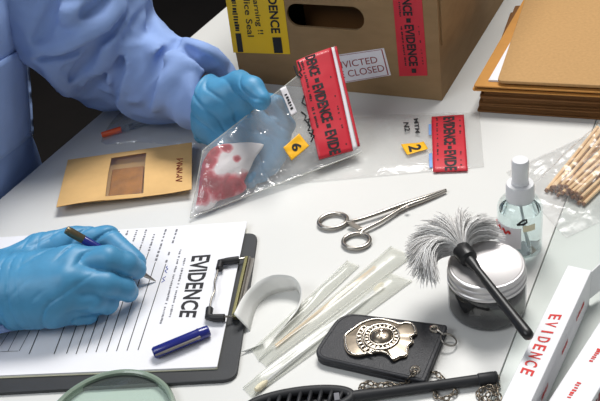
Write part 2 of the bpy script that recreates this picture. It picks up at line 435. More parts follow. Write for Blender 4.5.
# ================================================================== cardboard box
FBR = at(442, 101) + np.array([0, 0, .0004]); d1 = nrm(at(236, 88.5) - FBR); d2 = nrm(at(518, 2) - FBR)
perp = np.array([d1[1], -d1[0], 0]); perp = perp if perp @ d2 > 0 else -perp
k2 = math.atan2(np.cross(perp, d2)[2], perp @ d2) / 2
def rotz(v, a): return np.array([v[0] * math.cos(a) - v[1] * math.sin(a), v[0] * math.sin(a) + v[1] * math.cos(a), v[2]])
d1 = rotz(d1, k2); d2 = rotz(perp, k2)
BW, BD, BH = float(np.linalg.norm(at(236, 87) - FBR)), .38, .25
bx = thing('cardboard_box', 'brown cardboard evidence box with oval hand hole and yellow and red stickers', 'box', FBR + d1 * BW / 2 + d2 * BD / 2)
th = .004
FN = -d2
hole = [on_plane(286 + 12, 17, FBR, FN), on_plane(364 - 12, 17, FBR, FN)]
def box_front_panel():
    mb = MB(); f2 = lambda p: np.array([(p - FBR) @ d1, p[2] - TZ])
    a, b = f2(hole[0]), f2(hole[1]); cx = (a + b) / 2; hl = abs(a[0] - b[0]) / 2; rr = .0155; slope = 0
    ring = []
    angs = [2 * math.pi * i / 64 for i in range(64)]
    hp = []
    for t in angs:
        p = np.array([math.cos(t) * rr, math.sin(t) * rr]); p[0] += hl if math.cos(t) > 1e-6 else (-hl if math.cos(t) < -1e-6 else 0); hp.append(cx + p)
    op = []
    for p in hp:
        v = p - cx; s = 1e9
        if v[0] > 1e-9: s = min(s, (BW - cx[0]) / v[0])
        if v[0] < -1e-9: s = min(s, -cx[0] / v[0])
        if v[1] > 1e-9: s = min(s, (BH - cx[1]) / v[1])
        if v[1] < -1e-9: s = min(s, -cx[1] / v[1])
        op.append(cx + v * s)
    for c in ((0, 0), (BW, 0), (BW, BH), (0, BH)):                       # pull the nearest outline point into each corner
        i = min(range(64), key=lambda i: np.linalg.norm(op[i] - np.array(c))); op[i] = np.array(c, float)
    w3 = lambda q, d: FBR + d1 * q[0] + UP * q[1] + d2 * d
    vs = [w3(q, 0) for q in hp] + [w3(q, 0) for q in op] + [w3(q, th) for q in hp] + [w3(q, th) for q in op]
    fs = []
    for i in range(64):
        j = (i + 1) % 64
        fs += [(i, j, 64 + j, 64 + i), (128 + i, 192 + i, 192 + j, 128 + j), (i, 128 + i, 128 + j, j), (64 + i, 64 + j, 192 + j, 192 + i)]
    mb.add(vs, fs); return mb
box_front_panel().build('front_panel', 'board', bx)
def slab(mb, p, x, y, z): return mb.prism([p, p + x, p + x + y, p + y], z)
slab(MB(), FBR + d2 * th, d2 * (BD - 2 * th), d1 * th, UP * BH).build('side_panel', 'board', bx)
slab(MB(), FBR + d1 * (BW - th) + d2 * th, d2 * (BD - 2 * th), d1 * th, UP * BH).build('side_panel', 'board', bx)
slab(MB(), FBR + d2 * (BD - th), d1 * BW, d2 * th, UP * BH).build('back_panel', 'board', bx)
slab(MB(), FBR + d1 * th + d2 * th, d1 * (BW - 2 * th), d2 * (BD - 2 * th), UP * th).build('bottom_panel', 'board', bx)
lidm = MB(); lp = FBR - d1 * .004 - d2 * .004 + UP * (BH + .0005)
slab(lidm, lp, d1 * (BW + .008), d2 * (BD + .008), UP * .004)
lidm.build('lid', 'board', bx, bevel=.001)
cf = MB(); slab(cf, FBR + d2 * .006 - d1 * .0021 + UP * .072, d2 * .05, d1 * .002, UP * (BH - .075)); cf.build('corner_flap', 'board', bx)
def fp(px, py, off=0.0): return on_plane(px, py, FBR, FN) + FN * off
def sticker(name, q, m, label=None, thick=.0006):
    pts = [fp(*p) for p in q]
    return MB().prism(pts, FN * thick).build(name, m, bx, label=label)
def fq(q, off=.0009): 
    Q = [fp(*p, off) for p in q]; return lambda a, b: bil(Q, a, b)
yl = sticker('warning_seal', [(219.5, -45), (226, 0), (233.6, 52.4), (290.4, 54), (283.6, 0), (277.9, -45)], 'yellow', 'yellow seal sticker with black printing')
m = MB(); put_text(m, 'EVIDENCE', fq([(266, -20), (271.5, 33), (280.8, 33), (275, -20)]), .03)
put_text(m, 'Warning !!', fq([(249.5, -12), (257, 34), (264, 34), (257, -12)]), .012)
put_text(m, 'Police Seal', fq([(242, -14), (248, 36.5), (254.5, 36.5), (248.5, -14)]), .012)
for q in ([(272.5, 37), (274.6, 52.8), (283.4, 52.8), (281.3, 37)], [(235.6, 33), (238.2, 51.8), (243.7, 51.8), (241.2, 33)], [(262.5, -45), (264.5, -28), (273.5, -28), (271.5, -45)]):
    f = fq(q); m.add([f(0, 0), f(1, 0), f(1, 1), f(0, 1)], [(0, 1, 2, 3)])
for k, (x0, x1) in enumerate(((230.4, 235.0), (235.2, 240))):
    pass
fine_print(m, fq([(229, -12), (234.6, 32), (241, 32), (235.5, -12)]), 16, 3, 1.0, .05, .95)
m.build('printed_text', 'ink', yl)
rl = sticker('evidence_tape', [(388.5, -54), (393, 0), (399.5, 76), (427.6, 75.3), (422, 0), (418, -54)], 'redtape', 'red tape with black EVIDENCE print')
m = MB()
put_text(m, 'EVIDENCE', fq([(404.3, 24.5), (409.3, 66), (418.4, 65.5), (414, 24.5)]), .035)
put_text(m, 'EVIDENCE', fq([(399.6, -26), (403.4, 15.5), (413, 15.5), (409, -26)]), .035)
for y, x in ((20, 408.6), (70.2, 414)):
    f = fq([(x - 2.3, y - 2), (x - 2, y + 2.4), (x + 2.4, y + 2.4), (x + 2.2, y - 2)]); m.add([f(0, 0), f(1, 0), f(1, 1), f(0, 1)], [(0, 1, 2, 3)])
fine_print(m, fq([(400.2, 26), (404.6, 66), (407.2, 66), (402.8, 26)]), 22, 5, .85)
fine_print(m, fq([(395.5, -26), (399.4, 17), (402, 17), (398, -26)]), 22, 6, .85)
fine_print(m, fq([(417.6, 26), (422.6, 66), (424.6, 66), (419.6, 26)]), 26, 7, .35)
m.build('printed_text', 'ink', rl)
cl = sticker('case_label', [(312, 58.5), (320, 87), (391, 75), (384, 48)], 'white', 'white label with red typed lettering')
m = MB()
put_text(m, 'CONVICTED', fq([(321.5, 71.3), (378.3, 62.4), (376.6, 55.9), (320, 64.6)]), .0)
put_text(m, 'CASE CLOSED', fq([(324, 81.0), (385.3, 70.7), (383.4, 64.2), (322.4, 74.3)]), .0)
def frame(m, c, ins, w):
    cc = [np.array(p, float) for p in c]; g = sum(cc) / 4; 
    o = [p + (g - p) * ins for p in cc]; i = [p + (g - p) * (ins + w) for p in cc]
    m.add([fp(*p, .0009) for p in o] + [fp(*p, .0009) for p in i], [(k, (k + 1) % 4, 4 + (k + 1) % 4, 4 + k) for k in range(4)])
frame(m, [(312, 58.5), (320, 87), (391, 75), (384, 48)], .05, .03)
m.build('printed_text', 'darkred', cl)
# something brown stored in the box, seen through the hand hole
m = MB(); p = FBR + d1 * .06 + d2 * .05 + UP * .0045
slab(m, p, d1 * .14, d2 * .02, UP * .135)
tag(m.build('file_folder', 'brown', None, bevel=.002), 'brown folder inside the cardboard box, glimpsed through its hand hole', 'folder')

# ================================================================== folders at the upper right
fh = [.046, .0405, .031, .0205, .0105]
A0 = at(497, 83, .046); fx = nrm(at(600, 88, .046) - A0); fx[2] = 0; fx = nrm(fx); fy = nrm(at(525, 0, .046) - A0); fyp = np.array([-fx[1], fx[0], 0])
def fold_rect(o, w, d, r=.006, skew=0):
    y = fyp; return round_poly([o, o + fx * w, o + fx * w + y * d + fx * skew, o + y * d + fx * skew], [r, r, r, r], 5)
def folder_xy(px, py, h): return at(px, py, h)
def card(name, o, w, d, t, m, label, cat, ang=0, group=None):
    x = rotz(fx, ang); y = rotz(fyp, ang)
    pts = round_poly([o, o + x * w, o + x * w + y * d, o + y * d], [.005] * 4, 4)
    ob = MB().prism(pts, [0, 0, t]).build(name, m, None); return tag(ob, label, cat, group)
# three thick brown folders at the bottom, each a folded pair of covers
def make_folder(px, py, h, t, w, d, m, label, ang=0, name='card_folder', edge=None):
    o = at(px, py, h); x = rotz(fx, ang); y = rotz(fyp, ang)
    if edge: y = nrm(at(*edge, h + t) - at(px, py - 7.3 * t * 100, h + t))
    r = thing(name, label, 'folder', o + x * w / 2 + y * d / 2, 'brown folders stacked at the upper right')
    for k, (z, q) in enumerate(((0, 'back_cover'), (t - .0018, 'front_cover'))):
        oo = o - (x * .002 if k == 0 else 0)
        pts = round_poly([oo, oo + x * w, oo + x * w + y * d, oo + y * d], [.004] * 4, 4)
        MB().prism([p + UP * z for p in pts], [0, 0, .0018]).build(q, m, r, bevel=.0004)
    oo = o + x * .003 + y * .004 + UP * .0018
    MB().prism([oo, oo + x * (w - .004), oo + x * (w - .004) + y * (d - .008), oo + y * (d - .008)], [0, 0, t - .0036]).build('inner_sheets', 'brown', r)
    return r
make_folder(478.5, 112, .0002, .0100, .31, .24, 'brown', 'dark brown card folder at the bottom of the stack of folders', -.01)
make_folder(480, 104.6, .0102, .0098, .31, .24, 'brown', 'dark brown card folder second from the bottom of the stack of folders', .015)
make_folder(481, 97.5, .0202, .0098, .31, .24, 'brown', 'dark brown card folder third from the bottom, under the orange folder', -.005)
orf = make_folder(473.5, 91, .0302, .0070, .33, .25, 'folder2', 'orange brown card folder jutting out left under the white sheets', 0.0, edge=(520.5, 5))
o = at(488.5, 81.5, .0374); y = nrm(at(508.5, 47, .0374) - o)
ps = MB().prism([o, o + fx * .28, o + fx * .3 + fyp * .19, o + y * .19], [0, 0, .0022]).build('paper_sheet', 'paper', None)
tag(ps, 'white paper sheets poking out beneath the topmost tan folder', 'paper')
o = at(497, 83.5, .0402); y = nrm(at(525.5, 0, .0402) - o)
pts = round_poly([o, o + fx * .32, o + fx * .32 + fyp * .235, o + y * .235], [.008] * 4, 5)
tf = MB().prism(pts, [0, 0, .004]).build('card_folder', 'folder', None, bevel=.0012)
tag(tf, 'large tan card folder on top of the stack at the upper right', 'folder', 'brown folders stacked at the upper right')

# ================================================================== clipboard, form and pen cap
TRb = at(258, 232, .004); BRb = at(236, 379.5, .004); ed = nrm(BRb - TRb); el = np.array([ed[1], -ed[0], 0]); el = el if el[0] < 0 else -el
TRp = at(246.8, 221, .0075); BRp = at(218, 366, .0075)
# square the page with both its right edge and its long edges
ep = nrm(BRp - TRp); wl_ = nrm(at(0, 237, .0075) - TRp) + nrm(at(0, 373, .0075) - BRp); wl_ = nrm(wl_); pp = np.array([ep[1], -ep[0], 0]); pp = pp if pp @ wl_ > 0 else -pp
dk = math.atan2(np.cross(pp, wl_)[2], pp @ wl_) / 2; ep = rotz(ep, dk); pl = rotz(pp, dk)
PWID = float(np.linalg.norm(BRp - TRp))
cb = thing('clipboard', 'dark grey clipboard with wire clip lying under the evidence form', 'clipboard', (TRb + BRb) / 2 + el * .15 - UP * .004)
wbd = float(np.linalg.norm(BRb - TRb))
pts = round_poly([TRb, TRb + ed * wbd, TRb + ed * wbd + el * .325, TRb + el * .325], [.013] * 4, 8)
MB().prism([p - UP * .004 for p in pts], [0, 0, .004]).build('board', 'clip', cb, bevel=.0012)
# clip: a sprung plate along the edge, a wire bail with rubber ends
m = MB(); a, b = at(246.5, 257, .0085), at(233, 316, .0085); ax_ = nrm(b - a); sx = np.array([-ax_[1], ax_[0], 0])
m.box((a + b) / 2, ax_ * np.linalg.norm(b - a) / 2, sx * .0016, UP * .0015); m.build('hinge_bar', 'brass', cb, bevel=.0006)
m = MB(); a, b = at(250, 258, .006), at(236.5, 318, .006)
m.box((a + b) / 2 - UP * .001, ax_ * np.linalg.norm(b - a) / 2, sx * .004, UP * .001); m.tube([a + UP * .001, b + UP * .001], .0013, 10); m.build('clip_plate', 'steel', cb)
m = MB(); w = [at(*q, .0118) for q in ((240, 258.5), (226, 261.5), (219.5, 264), (217, 274), (214.5, 282), (214.8, 290), (211, 300), (210, 312), (213, 317), (226, 316.5), (233, 317))]
w[0] = at(247, 257.5, .0085); w[-1] = at(234.5, 317, .0085)
m.tube(smooth_path(w, 5), .0010, 8); m.build('wire_bail', 'steel', cb, smooth=True)
for q in ([(239, 259.5), (228, 261), (220.5, 262.5), (219.3, 269)], [(224.5, 317.8), (214, 318), (208.5, 317), (209.6, 309)]):
    m = MB(); P = [at(*p, .0118) for p in q]; m.tube(P, [.0037] * 4, 10); m.build('rubber_corner', 'rubber', cb, smooth=True)
for q in ((236.5, 317.5),):
    m = MB(); m.lathe([(0, 0), (.003, 0), (.003, .004), (.0015, .0052), (0, .0055)], at(*q, .0075)); m.build('rivet', 'brass', cb, smooth=True)
# paper: three backing sheets and the filled-in form on top
def sheet(name, z, t, dx, dy, rot, m, label, cat, group=None):
    o = np.array([*(TRp + pl * dx + ep * dy)[:2], TZ + z]); e = rotz(ep, rot); l = rotz(pl, rot)
    ob = MB().prism([o, o + e * PWID, o + e * PWID + l * .297, o + l * .297], [0, 0, t]).build(name, m, None)
    return tag(ob, label, cat, group)
sheet('paper_sheet', .0042, .0008, .0007, .0008, .002, 'paperedge', 'bottom cream edged sheet of the pad on the clipboard', 'paper', 'sheets under the form')
sheet('paper_sheet', .0051, .0008, .0012, .0003, -.002, 'paper', 'middle white sheet of the pad on the clipboard', 'paper', 'sheets under the form')
form = sheet('evidence_form', .0060, .0008, 0, 0, 0, 'paper', 'white form headed EVIDENCE with ruled rows, on the clipboard under the writing hand', 'form')
FZ = .0068
def pg(px, py, off=.00025): return at(px, py, FZ + off)
def pq(q, off=.00025):
    Q = [pg(*p, off) for p in q]; return lambda a, b: bil(Q, a, b)
m = MB(); put_text(m, 'EVIDENCE', pq([(191.8, 256), (178.6, 317), (195.5, 317.6), (211.0, 254.5)]), .025); m.build('heading', 'ink', form)
bots = [(138, 350), (127, 350.5), (116.5, 351), (106.5, 351.5), (96, 352), (86, 352.5), (76, 354), (66.5, 353.5), (54, 354), (29, 354)]
tops = [(177, 229), (166, 229), (156, 229), (146.5, 229.5), (137, 230), (128, 230.5), (119, 231), (110, 231.5), (100, 232), (80, 233)]
m = MB(); fpm = MB(); rn = random.Random(4)
for k, (b, t) in enumerate(zip(bots, tops)):
    st = lerp(t, b, .14 + .12 * rn.random() + (.12 if k < 2 else 0)); q = nrm(pg(*b) - pg(*st)); s = np.cross(UP, q)
    p0, p1 = pg(*st), pg(*b); m.add([p0 - s * .0004, p1 - s * .0004, p1 + s * .0004, p0 + s * .0004], [(0, 1, 2, 3)])
    e0, e1 = lerp(t, b, .0), lerp(t, b, .12); 
    fine_print(fpm, pq([(e0[0] - 1.6, e0[1]), (st[0] - 1.6, st[1]), (st[0] + 1.4, st[1]), (e0[0] + 1.4, e0[1])]), 9, k, .85)
for q in ([(0, 351.5), (18, 351)], [(0, 346), (14, 325)], [(8, 351), (20, 328)], [(19, 351), (33, 325)]):
    p0, p1 = pg(*q[0]), pg(*q[1]); s = np.cross(UP, nrm(p1 - p0)) * .00025; m.add([p0 - s, p1 - s, p1 + s, p0 + s], [(0, 1, 2, 3)])
m.build('ruled_lines', 'ink', form)
fine_print(fpm, pq([(183.5, 258), (168, 318), (171, 318), (186.5, 258)]), 34, 21, .85)
fine_print(fpm, pq([(179.5, 248), (158.5, 326), (161.5, 326), (182.5, 248)]), 44, 22, .85)
fpm.build('small_print', 'greyink', form)
m = MB(); rn = random.Random(9); P = [(167.5, 266)]
for k in range(9): P.append((167 - k * .55 + (1.5 if k % 2 else -1.2), 267 + k * 1.9))
m.tube([pg(*p, .0004) for p in P[:5]], .0003, 5); m.tube([pg(*p, .0004) for p in P[6:]], .0003, 5); m.build('handwriting', 'blueink', form)
# pen cap
c0, c1 = at(153, 353.5, .0125), at(209, 330.5, .0125); ca = nrm(c1 - c0); L = float(np.linalg.norm(c1 - c0))
pc = thing('pen_cap', 'navy blue pen cap with steel clip lying on the form', 'pen cap', (c0 + c1) / 2 - UP * .0056)
MB().lathe([(.0, 0), (.0040, 0), (.0054, .0018), (.0055, L * .8), (.0053, L - .001), (.0047, L), (0, L)], c0, ca, 32).build('cap_body', 'bluepen', pc, smooth=True)
sd = np.cross(ca, UP); sd = sd if sd[1] < 0 else -sd; sv = nrm(sd * .9 + UP * .35)
m = MB(); m.tube([c0 + ca * .001 + sv * .0062, c0 + ca * .012 + sv * .0067, c0 + ca * .04 + sv * .0067, c0 + ca * (L - .010) + sv * .0064], [.0008, .0013, .0013, .0015], 8); m.build('pocket_clip', 'steel', pc, smooth=True)
m = MB(); m.lathe([(.0056, 0), (.0057, .0005), (.0057, .002), (.0056, .0025)], c0 + ca * (L * .80), ca, 32); m.build('cap_band', 'bluepen', pc, smooth=True)

# ================================================================== evidence bags
B1 = [at(190, 218, .0045), at(362, 152, .012), at(335, 46.5, .100), at(203, 150, .052)]    # near-left, seal-near, seal-far, left-far
def bag_mid(u, v): 
    p = bil(B1, u, v)
    sag = -.006 * math.sin(math.pi * min(max(v, 0), 1)) * math.sin(math.pi * u) 
    return p + UP * sag
def bag_nrm(u, v):
    e = 1e-3; n = np.cross(bag_mid(u + e, v) - bag_mid(u - e, v), bag_mid(u, v + e) - bag_mid(u, v - e)); n = nrm(n)
    return n if n[2] > 0 else -n
def bag_half(u, v):
    s = max(0, math.sin(math.pi * min(max(v, 0), 1))) ** .6
    w = .0105 * math.exp(-((u - .20) / .20) ** 2) + .0022
    w *= min(1, max(0, u / .05)) ** .5 * (min(1, max(0, (1.0 - u) / .25)) ** .8)
    return s * w + .0003
def bag_wr(u, v):
    p = np.array([[u * 7, v * 5, .3]]); q = np.array([[u * 22 + v * 9, v * 14 - u * 6, 1.7]])
    return float(vnoise(p, 1.0, 3)[0]) * .0022 + float(vnoise(q, 1.0, 5)[0]) * .0009
def bag_front(u, v, off=0.0, wr=1.0):
    e = min(1, 6 * max(0, min(v, 1 - v))) * min(1, 5 * max(0, .97 - u)) * .75 + .0
    return bag_mid(u, v) + bag_nrm(u, v) * (bag_half(u, v) + bag_wr(u, v) * e * wr + off)
def bag_back(u, v):
    e = min(1, 6 * max(0, min(v, 1 - v))) * .4
    return bag_mid(u, v) - bag_nrm(u, v) * (bag_half(u, v) * .55 + abs(bag_wr(v + 3, u)) * e)
def bag_uv(px, py):
    """where on the bag a mark of the photo sits"""
    u, v = .5, .5
    for _ in range(30):
        f0 = proj(bag_front(u, v)); e = .004
        J = np.array([(proj(bag_front(u + e, v)) - f0) / e, (proj(bag_front(u, v + e)) - f0) / e]).T
        d = np.linalg.solve(J, np.array([px, py]) - f0); u += max(-.15, min(.15, d[0])) * .8; v += max(-.15, min(.15, d[1])) * .8
    return np.array([u, v])
b1 = thing('evidence_bag', 'clear evidence bag numbered 6 held up by the gloved hand, with wide red tape', 'evidence bag', bil(B1, .5, .5) - UP * .03)
us = [i / 60 for i in range(61)]; vs_ = [i / 36 for i in range(37)]
m = MB(); m.grid(bag_front, us, vs_); m.build('front_film', 'bag', b1, smooth='all')
m = MB(); m.grid(bag_back, us, vs_); m.build('back_film', 'bag', b1, smooth='all')
def bag_patch(name, q, mt, parent, off=.0006, nu=14, nv=10, label=None):
    Q = [bag_uv(*p) for p in q]; m = MB(); n = [i / nu for i in range(nu + 1)]; k = [i / nv for i in range(nv + 1)]
    m.grid(lambda a, b: bag_front(*bil(Q, a, b), off), n, k); o = m.build(name, mt, parent, smooth='all', label=label)
    md = o.modifiers.new('thick', 'SOLIDIFY'); md.thickness = .0003; md.offset = 0
    return o
def bag_q(q, off=.0011):
    Q = [bag_uv(*p) for p in q]; return lambda a, b: bag_front(*bil(Q, a, b), off)
m = MB()
m.tube([bag_mid(i / 40, 1.0) for i in range(41)], .0007, 6); m.tube([bag_mid(i / 40, 0) for i in range(41)], .0007, 6); m.tube([bag_mid(0, i / 20) for i in range(21)], .0007, 6)
m.build('sealed_edge', 'pouch', b1, smooth='all')
tape = bag_patch('evidence_tape', [(296, 61), (319, 160), (353, 151), (331, 47.5)], 'redtape', b1, nu=24, label='wide red tape with black EVIDENCE print')
m = MB()
put_text(m, 'EVIDENCE', bag_q([(311.6, 86), (322.2, 123.5), (333.5, 120), (322.4, 82.8)]), .04)
put_text(m, 'DENCE', bag_q([(304.6, 57.5), (310.2, 77), (320.8, 74), (315, 54)]), .04)
put_text(m, 'EVIDE', bag_q([(324.2, 132), (329.6, 156), (341, 152.8), (335.6, 129)]), .04)
for x, y in ((316.8, 80.2), (328.6, 125.8)):
    f = bag_q([(x - 2.6, y - 1.2), (x - 1.6, y + 2.8), (x + 2.6, y + 1.6), (x + 1.6, y - 2.4)]); m.add([f(0, 0), f(1, 0), f(1, 1), f(0, 1)], [(0, 1, 2, 3)])
fine_print(m, bag_q([(303.5, 76), (316.5, 131), (320, 130), (307, 75)]), 30, 31, .85)
fine_print(m, bag_q([(300, 62), (303, 75), (306.6, 74), (303.6, 61)]), 7, 32, .85)
fine_print(m, bag_q([(326, 62), (345.5, 146), (347.5, 145.4), (328, 61.5)]), 40, 33, .25)
m.build('printed_text', 'ink', tape)
bag_patch('red_strip', [(334.2, 47.2), (357.6, 147), (360, 146), (336.6, 46.4)], 'redtape', b1, nu=24, nv=2, label='thin red strip along the seal')
bag_patch('seal_strip', [(331.2, 47.6), (353.6, 150.4), (357.2, 149), (334.2, 47)], 'white', b1, off=.0003, nu=24, nv=2, label='white adhesive strip beside the red tape')
nl = bag_patch('number_label', [(283.2, 147.6), (291.4, 160.6), (309.2, 146), (299, 133.6)], 'numyellow', b1, label='amber label with black number 6')
m = MB(); put_text(m, '6', bag_q([(290.6, 145.6), (293.4, 152.6), (302.4, 148.6), (299.4, 141.4)]), .03); m.build('printed_number', 'ink', nl)
wlb = bag_patch('small_label', [(279.8, 89), (291.4, 116.4), (297.2, 112.4), (285.6, 86.2)], 'white', b1, label='small white label with faint print')
m = MB(); fine_print(m, bag_q([(284, 95), (291, 111), (294, 109), (287, 93.4)]), 6, 41, 1, .0, 1); m.build('printed_text', 'ink', wlb)
m = MB()
for pts in ([(298, 62), (301, 70), (299, 72), (302, 76)], [(294, 66), (297, 75), (301, 78)], [(301, 112), (306, 116), (304, 121), (309, 119), (308, 126)], [(305, 120), (310, 126), (308, 131), (313, 130), (311, 137)], [(309, 133), (314, 136), (311, 142)], [(304, 96), (302, 103), (306, 106)]):
    m.tube([bag_front(*bag_uv(*p), .0009) for p in pts], .0010, 6)
m.build('handwriting', 'ink', b1)
# bloody gauze inside the bag
GB = [bag_uv(*p) for p in ((196, 209), (199, 190), (200, 170), (205, 158), (212, 148), (222, 143), (234, 141.5), (247, 140.5), (262, 142), (264, 145), (256, 156), (250, 168), (245, 178), (247, 185), (241, 192), (229, 196), (219, 199), (213, 207), (204, 212))]
GB = smooth_path([np.array([max(.012, q[0]), min(.97, max(.03, q[1]))]) for q in GB], 4, True); GC = sum(GB) / len(GB)
def gz_pt(k, t, s):
    """radial layout: k around, t from the middle out"""
    i = int(round(k * len(GB))) % len(GB); U, Vv = GC + (GB[i] - GC) * t; u, v = U * 2.4, Vv; e = max(0, 1 - t ** 3) ** .5
    n = float(vnoise(np.array([[u * 5, v * 5, s * 2.0]]), 1.0, 8)[0]) * .5 + float(vnoise(np.array([[u * 12, v * 11, s]]), 1.0, 9)[0]) * .3
    return bag_mid(U, Vv) + bag_nrm(U, Vv) * (s * bag_half(U, Vv) * (.66 + .30 * n) * e * (1 if s > 0 else .45))
m = MB(); ks = [i / len(GB) for i in range(len(GB) + 1)]; ts = [i / 18 for i in range(19)]
m.grid(lambda k, t: gz_pt(k, t, 1), ks, ts); m.grid(lambda k, t: gz_pt(k, t, -1), ks, ts[::-1])
Pg = np.array(m.v); gbase = np.array([(Pg[:, 0].min() + Pg[:, 0].max()) / 2, (Pg[:, 1].min() + Pg[:, 1].max()) / 2, Pg[:, 2].min()])
bl = [(tuple(bag_front(*bag_uv(px, py), -.003) - gbase), r * .86) for px, py, r in ((200, 172, .017), (205, 182, .020), (216, 186, .019), (228, 188, .018), (240, 184, .016), (208, 160, .014), (214, 150, .012), (226, 144, .010), (203, 194, .013), (246, 178, .012), (238, 157, .006))]
g = m.build('gauze_pad', gauze_mat(bl), None, smooth='all')
tag(g, 'crumpled white gauze stained with blood inside the held evidence bag', 'gauze')
# --- bag 2, flat on the table
Q2 = [at(258, 186, .002), at(484, 166, .002), at(479.5, 111.5, .002), at(262, 119, .002)]
def b2z(u, v):
    e = min(1, 8 * min(v, 1 - v)) * min(1, 8 * min(u, 1 - u)); 
    n = float(vnoise(np.array([[u * 9, v * 4, .0]]), 1.0, 12)[0]) * .0022 + float(vnoise(np.array([[u * 24 + v * 6, v * 9, .0]]), 1.0, 13)[0]) * .0007
    fl = 1 - .75 * min(1, max(0, (u - .70) / .08))
    return (.0016 + max(-.001, n) * fl) * max(e, 0) 
def b2(u, v, off=0): return bil(Q2, u, v) + UP * (b2z(u, v) + off)
bag2 = thing('evidence_bag', 'clear evidence bag numbered 2 lying flat in front of the cardboard box', 'evidence bag', bil(Q2, .5, .5) - UP * .002)
m = MB(); n1 = [i / 70 for i in range(71)]; n2 = [i / 24 for i in range(25)]
m.grid(b2, n1, n2); m.build('front_film', 'bagflat', bag2, smooth='all')
m = MB(); m.grid(lambda u, v: bil(Q2, u, v) - UP * .0012, [0, .5, 1], [0, .5, 1]); m.build('back_film', 'bagflat', bag2, smooth='all')
def b2uv(px, py):
    p = at(px, py, .004); u, v = .5, .5
    for _ in range(20):
        f0 = bil(Q2, u, v)[:2]; e = 1e-3; J = np.array([(bil(Q2, u + e, v)[:2] - f0) / e, (bil(Q2, u, v + e)[:2] - f0) / e]).T
        d = np.linalg.solve(J, p[:2] - f0); u += d[0]; v += d[1]
    return np.array([u, v])
def b2patch(name, q, mt, parent, off=.0006, label=None):
    Q = [b2uv(*p) for p in q]; m = MB(); n = [i / 12 for i in range(13)]
    m.grid(lambda a, b: b2(*bil(Q, a, b), off), n, n); o = m.build(name, mt, parent, smooth='all', label=label)
    md = o.modifiers.new('thick', 'SOLIDIFY'); md.thickness = .0003; md.offset = 0; return o
def b2q(q, off=.0011):
    Q = [b2uv(*p) for p in q]; return lambda a, b: b2(*bil(Q, a, b), off)
t2 = b2patch('evidence_tape', [(431.5, 116.5), (433.2, 171), (467.8, 169.6), (463.8, 114)], 'redtape', bag2, label='red tape with black EVIDENCE print')
m = MB()
put_text(m, 'EVIDENCE', b2q([(443, 117.5), (443.8, 145.5), (456, 145), (454.6, 116.5)]), .04)
put_text(m, 'EVIDE', b2q([(444, 151), (444.6, 170), (457, 169.5), (456.2, 150.5)]), .04)
f = b2q([(447.8, 146.4), (447.8, 149.6), (451.8, 149.6), (451.8, 146.4)]); m.add([f(0, 0), f(1, 0), f(1, 1), f(0, 1)], [(0, 1, 2, 3)])
for x0, sd_, fi in ((437, 51, .8), (460, 52, .3)):
    fine_print(m, b2q([(x0 - 1.3, 118), (x0, 168), (x0 + 2.4, 168), (x0 + 1.2, 118)]), 26, sd_, fi)
m.build('printed_text', 'ink', t2)
n2l = b2patch('number_label', [(401, 144.8), (407.4, 155), (428, 149), (423.8, 141.8)], 'numyellow', bag2, label='amber label with black number 2')
m = MB(); put_text(m, '2', b2q([(408.0, 146.4), (409.6, 152.6), (422.2, 150.0), (420.4, 143.9)]), .03); m.build('printed_number', 'ink', n2l)
m = MB(); put_text(m, 'MTM', b2q([(413.5, 118.5), (415.5, 133.5), (420, 133.5), (418, 118)]), .03); m.build('handwriting', 'ink', bag2)
m = MB(); put_text(m, 'N2', b2q([(403, 122), (405, 131.5), (410.5, 131), (408.5, 122)]), .03); m.build('handwriting', 'ink', bag2)
for q in ([(428.6, 124), (428.8, 135), (431.4, 135), (431.2, 124)], [(428.8, 154), (429.4, 167), (432.6, 167), (432, 153)]):
    b2patch('blue_print', q, 'bluepatch', bag2, off=.0004)
# --- bag 3 with the syringe, under the sleeve
o3 = [at(*p, .001) for p in ((101, 142), (127, 107), (165, 108), (214, 128), (214, 150), (186, 147), (140, 142))]
c3 = sum(o3) / 7
m = MB(); ring = smooth_path(o3, 4, True); N3 = len(ring)
vs3 = []; 
for t in [i / 8 for i in range(9)]:
    for p in ring:
        q = lerp(c3, p, t); n = float(vnoise(np.array([[q[0] * 60, q[1] * 60, 0]]), 1.0, 14)[0]); vs3.append(q + UP * ((.0085 + .002 * n) * max(0, 1 - t ** 3)))
m.add(vs3, [(a * N3 + k, a * N3 + (k + 1) % N3, (a + 1) * N3 + (k + 1) % N3, (a + 1) * N3 + k) for a in range(8) for k in range(N3)])
tag(m.build('evidence_bag', 'bagfold', None, smooth='all'), 'clear bag holding a syringe, lying under the blue sleeve behind the brown envelope', 'evidence bag')
s0, s1 = at(101.5, 135, .0048), at(119.5, 130, .0048); sa = nrm(s1 - s0)
sy = thing('syringe', 'syringe with orange cap inside the clear bag under the sleeve', 'syringe', s1 - UP * .0046)
MB().lathe([(0, 0), (.0030, 0), (.0036, .001), (.0042, .024), (.0044, .0255), (.003, .026)], s0, sa, 20).build('needle_cap', 'orange', sy, smooth=True)
MB().lathe([(0, .0262), (.0022, .0264), (.0022, .030), (.0043, .032), (.0043, .085), (.0072, .0852), (.0072, .087), (0, .0872)], s0, sa, 24).build('barrel', 'bottle', sy, smooth=True)
MB().lathe([(0, .036), (.0036, .0362), (.0036, .042), (.0015, .0425), (.0015, .098), (.005, .0985), (.005, .1), (0, .1)], s0, sa, 16).build('plunger', 'greyink', sy, smooth=True)

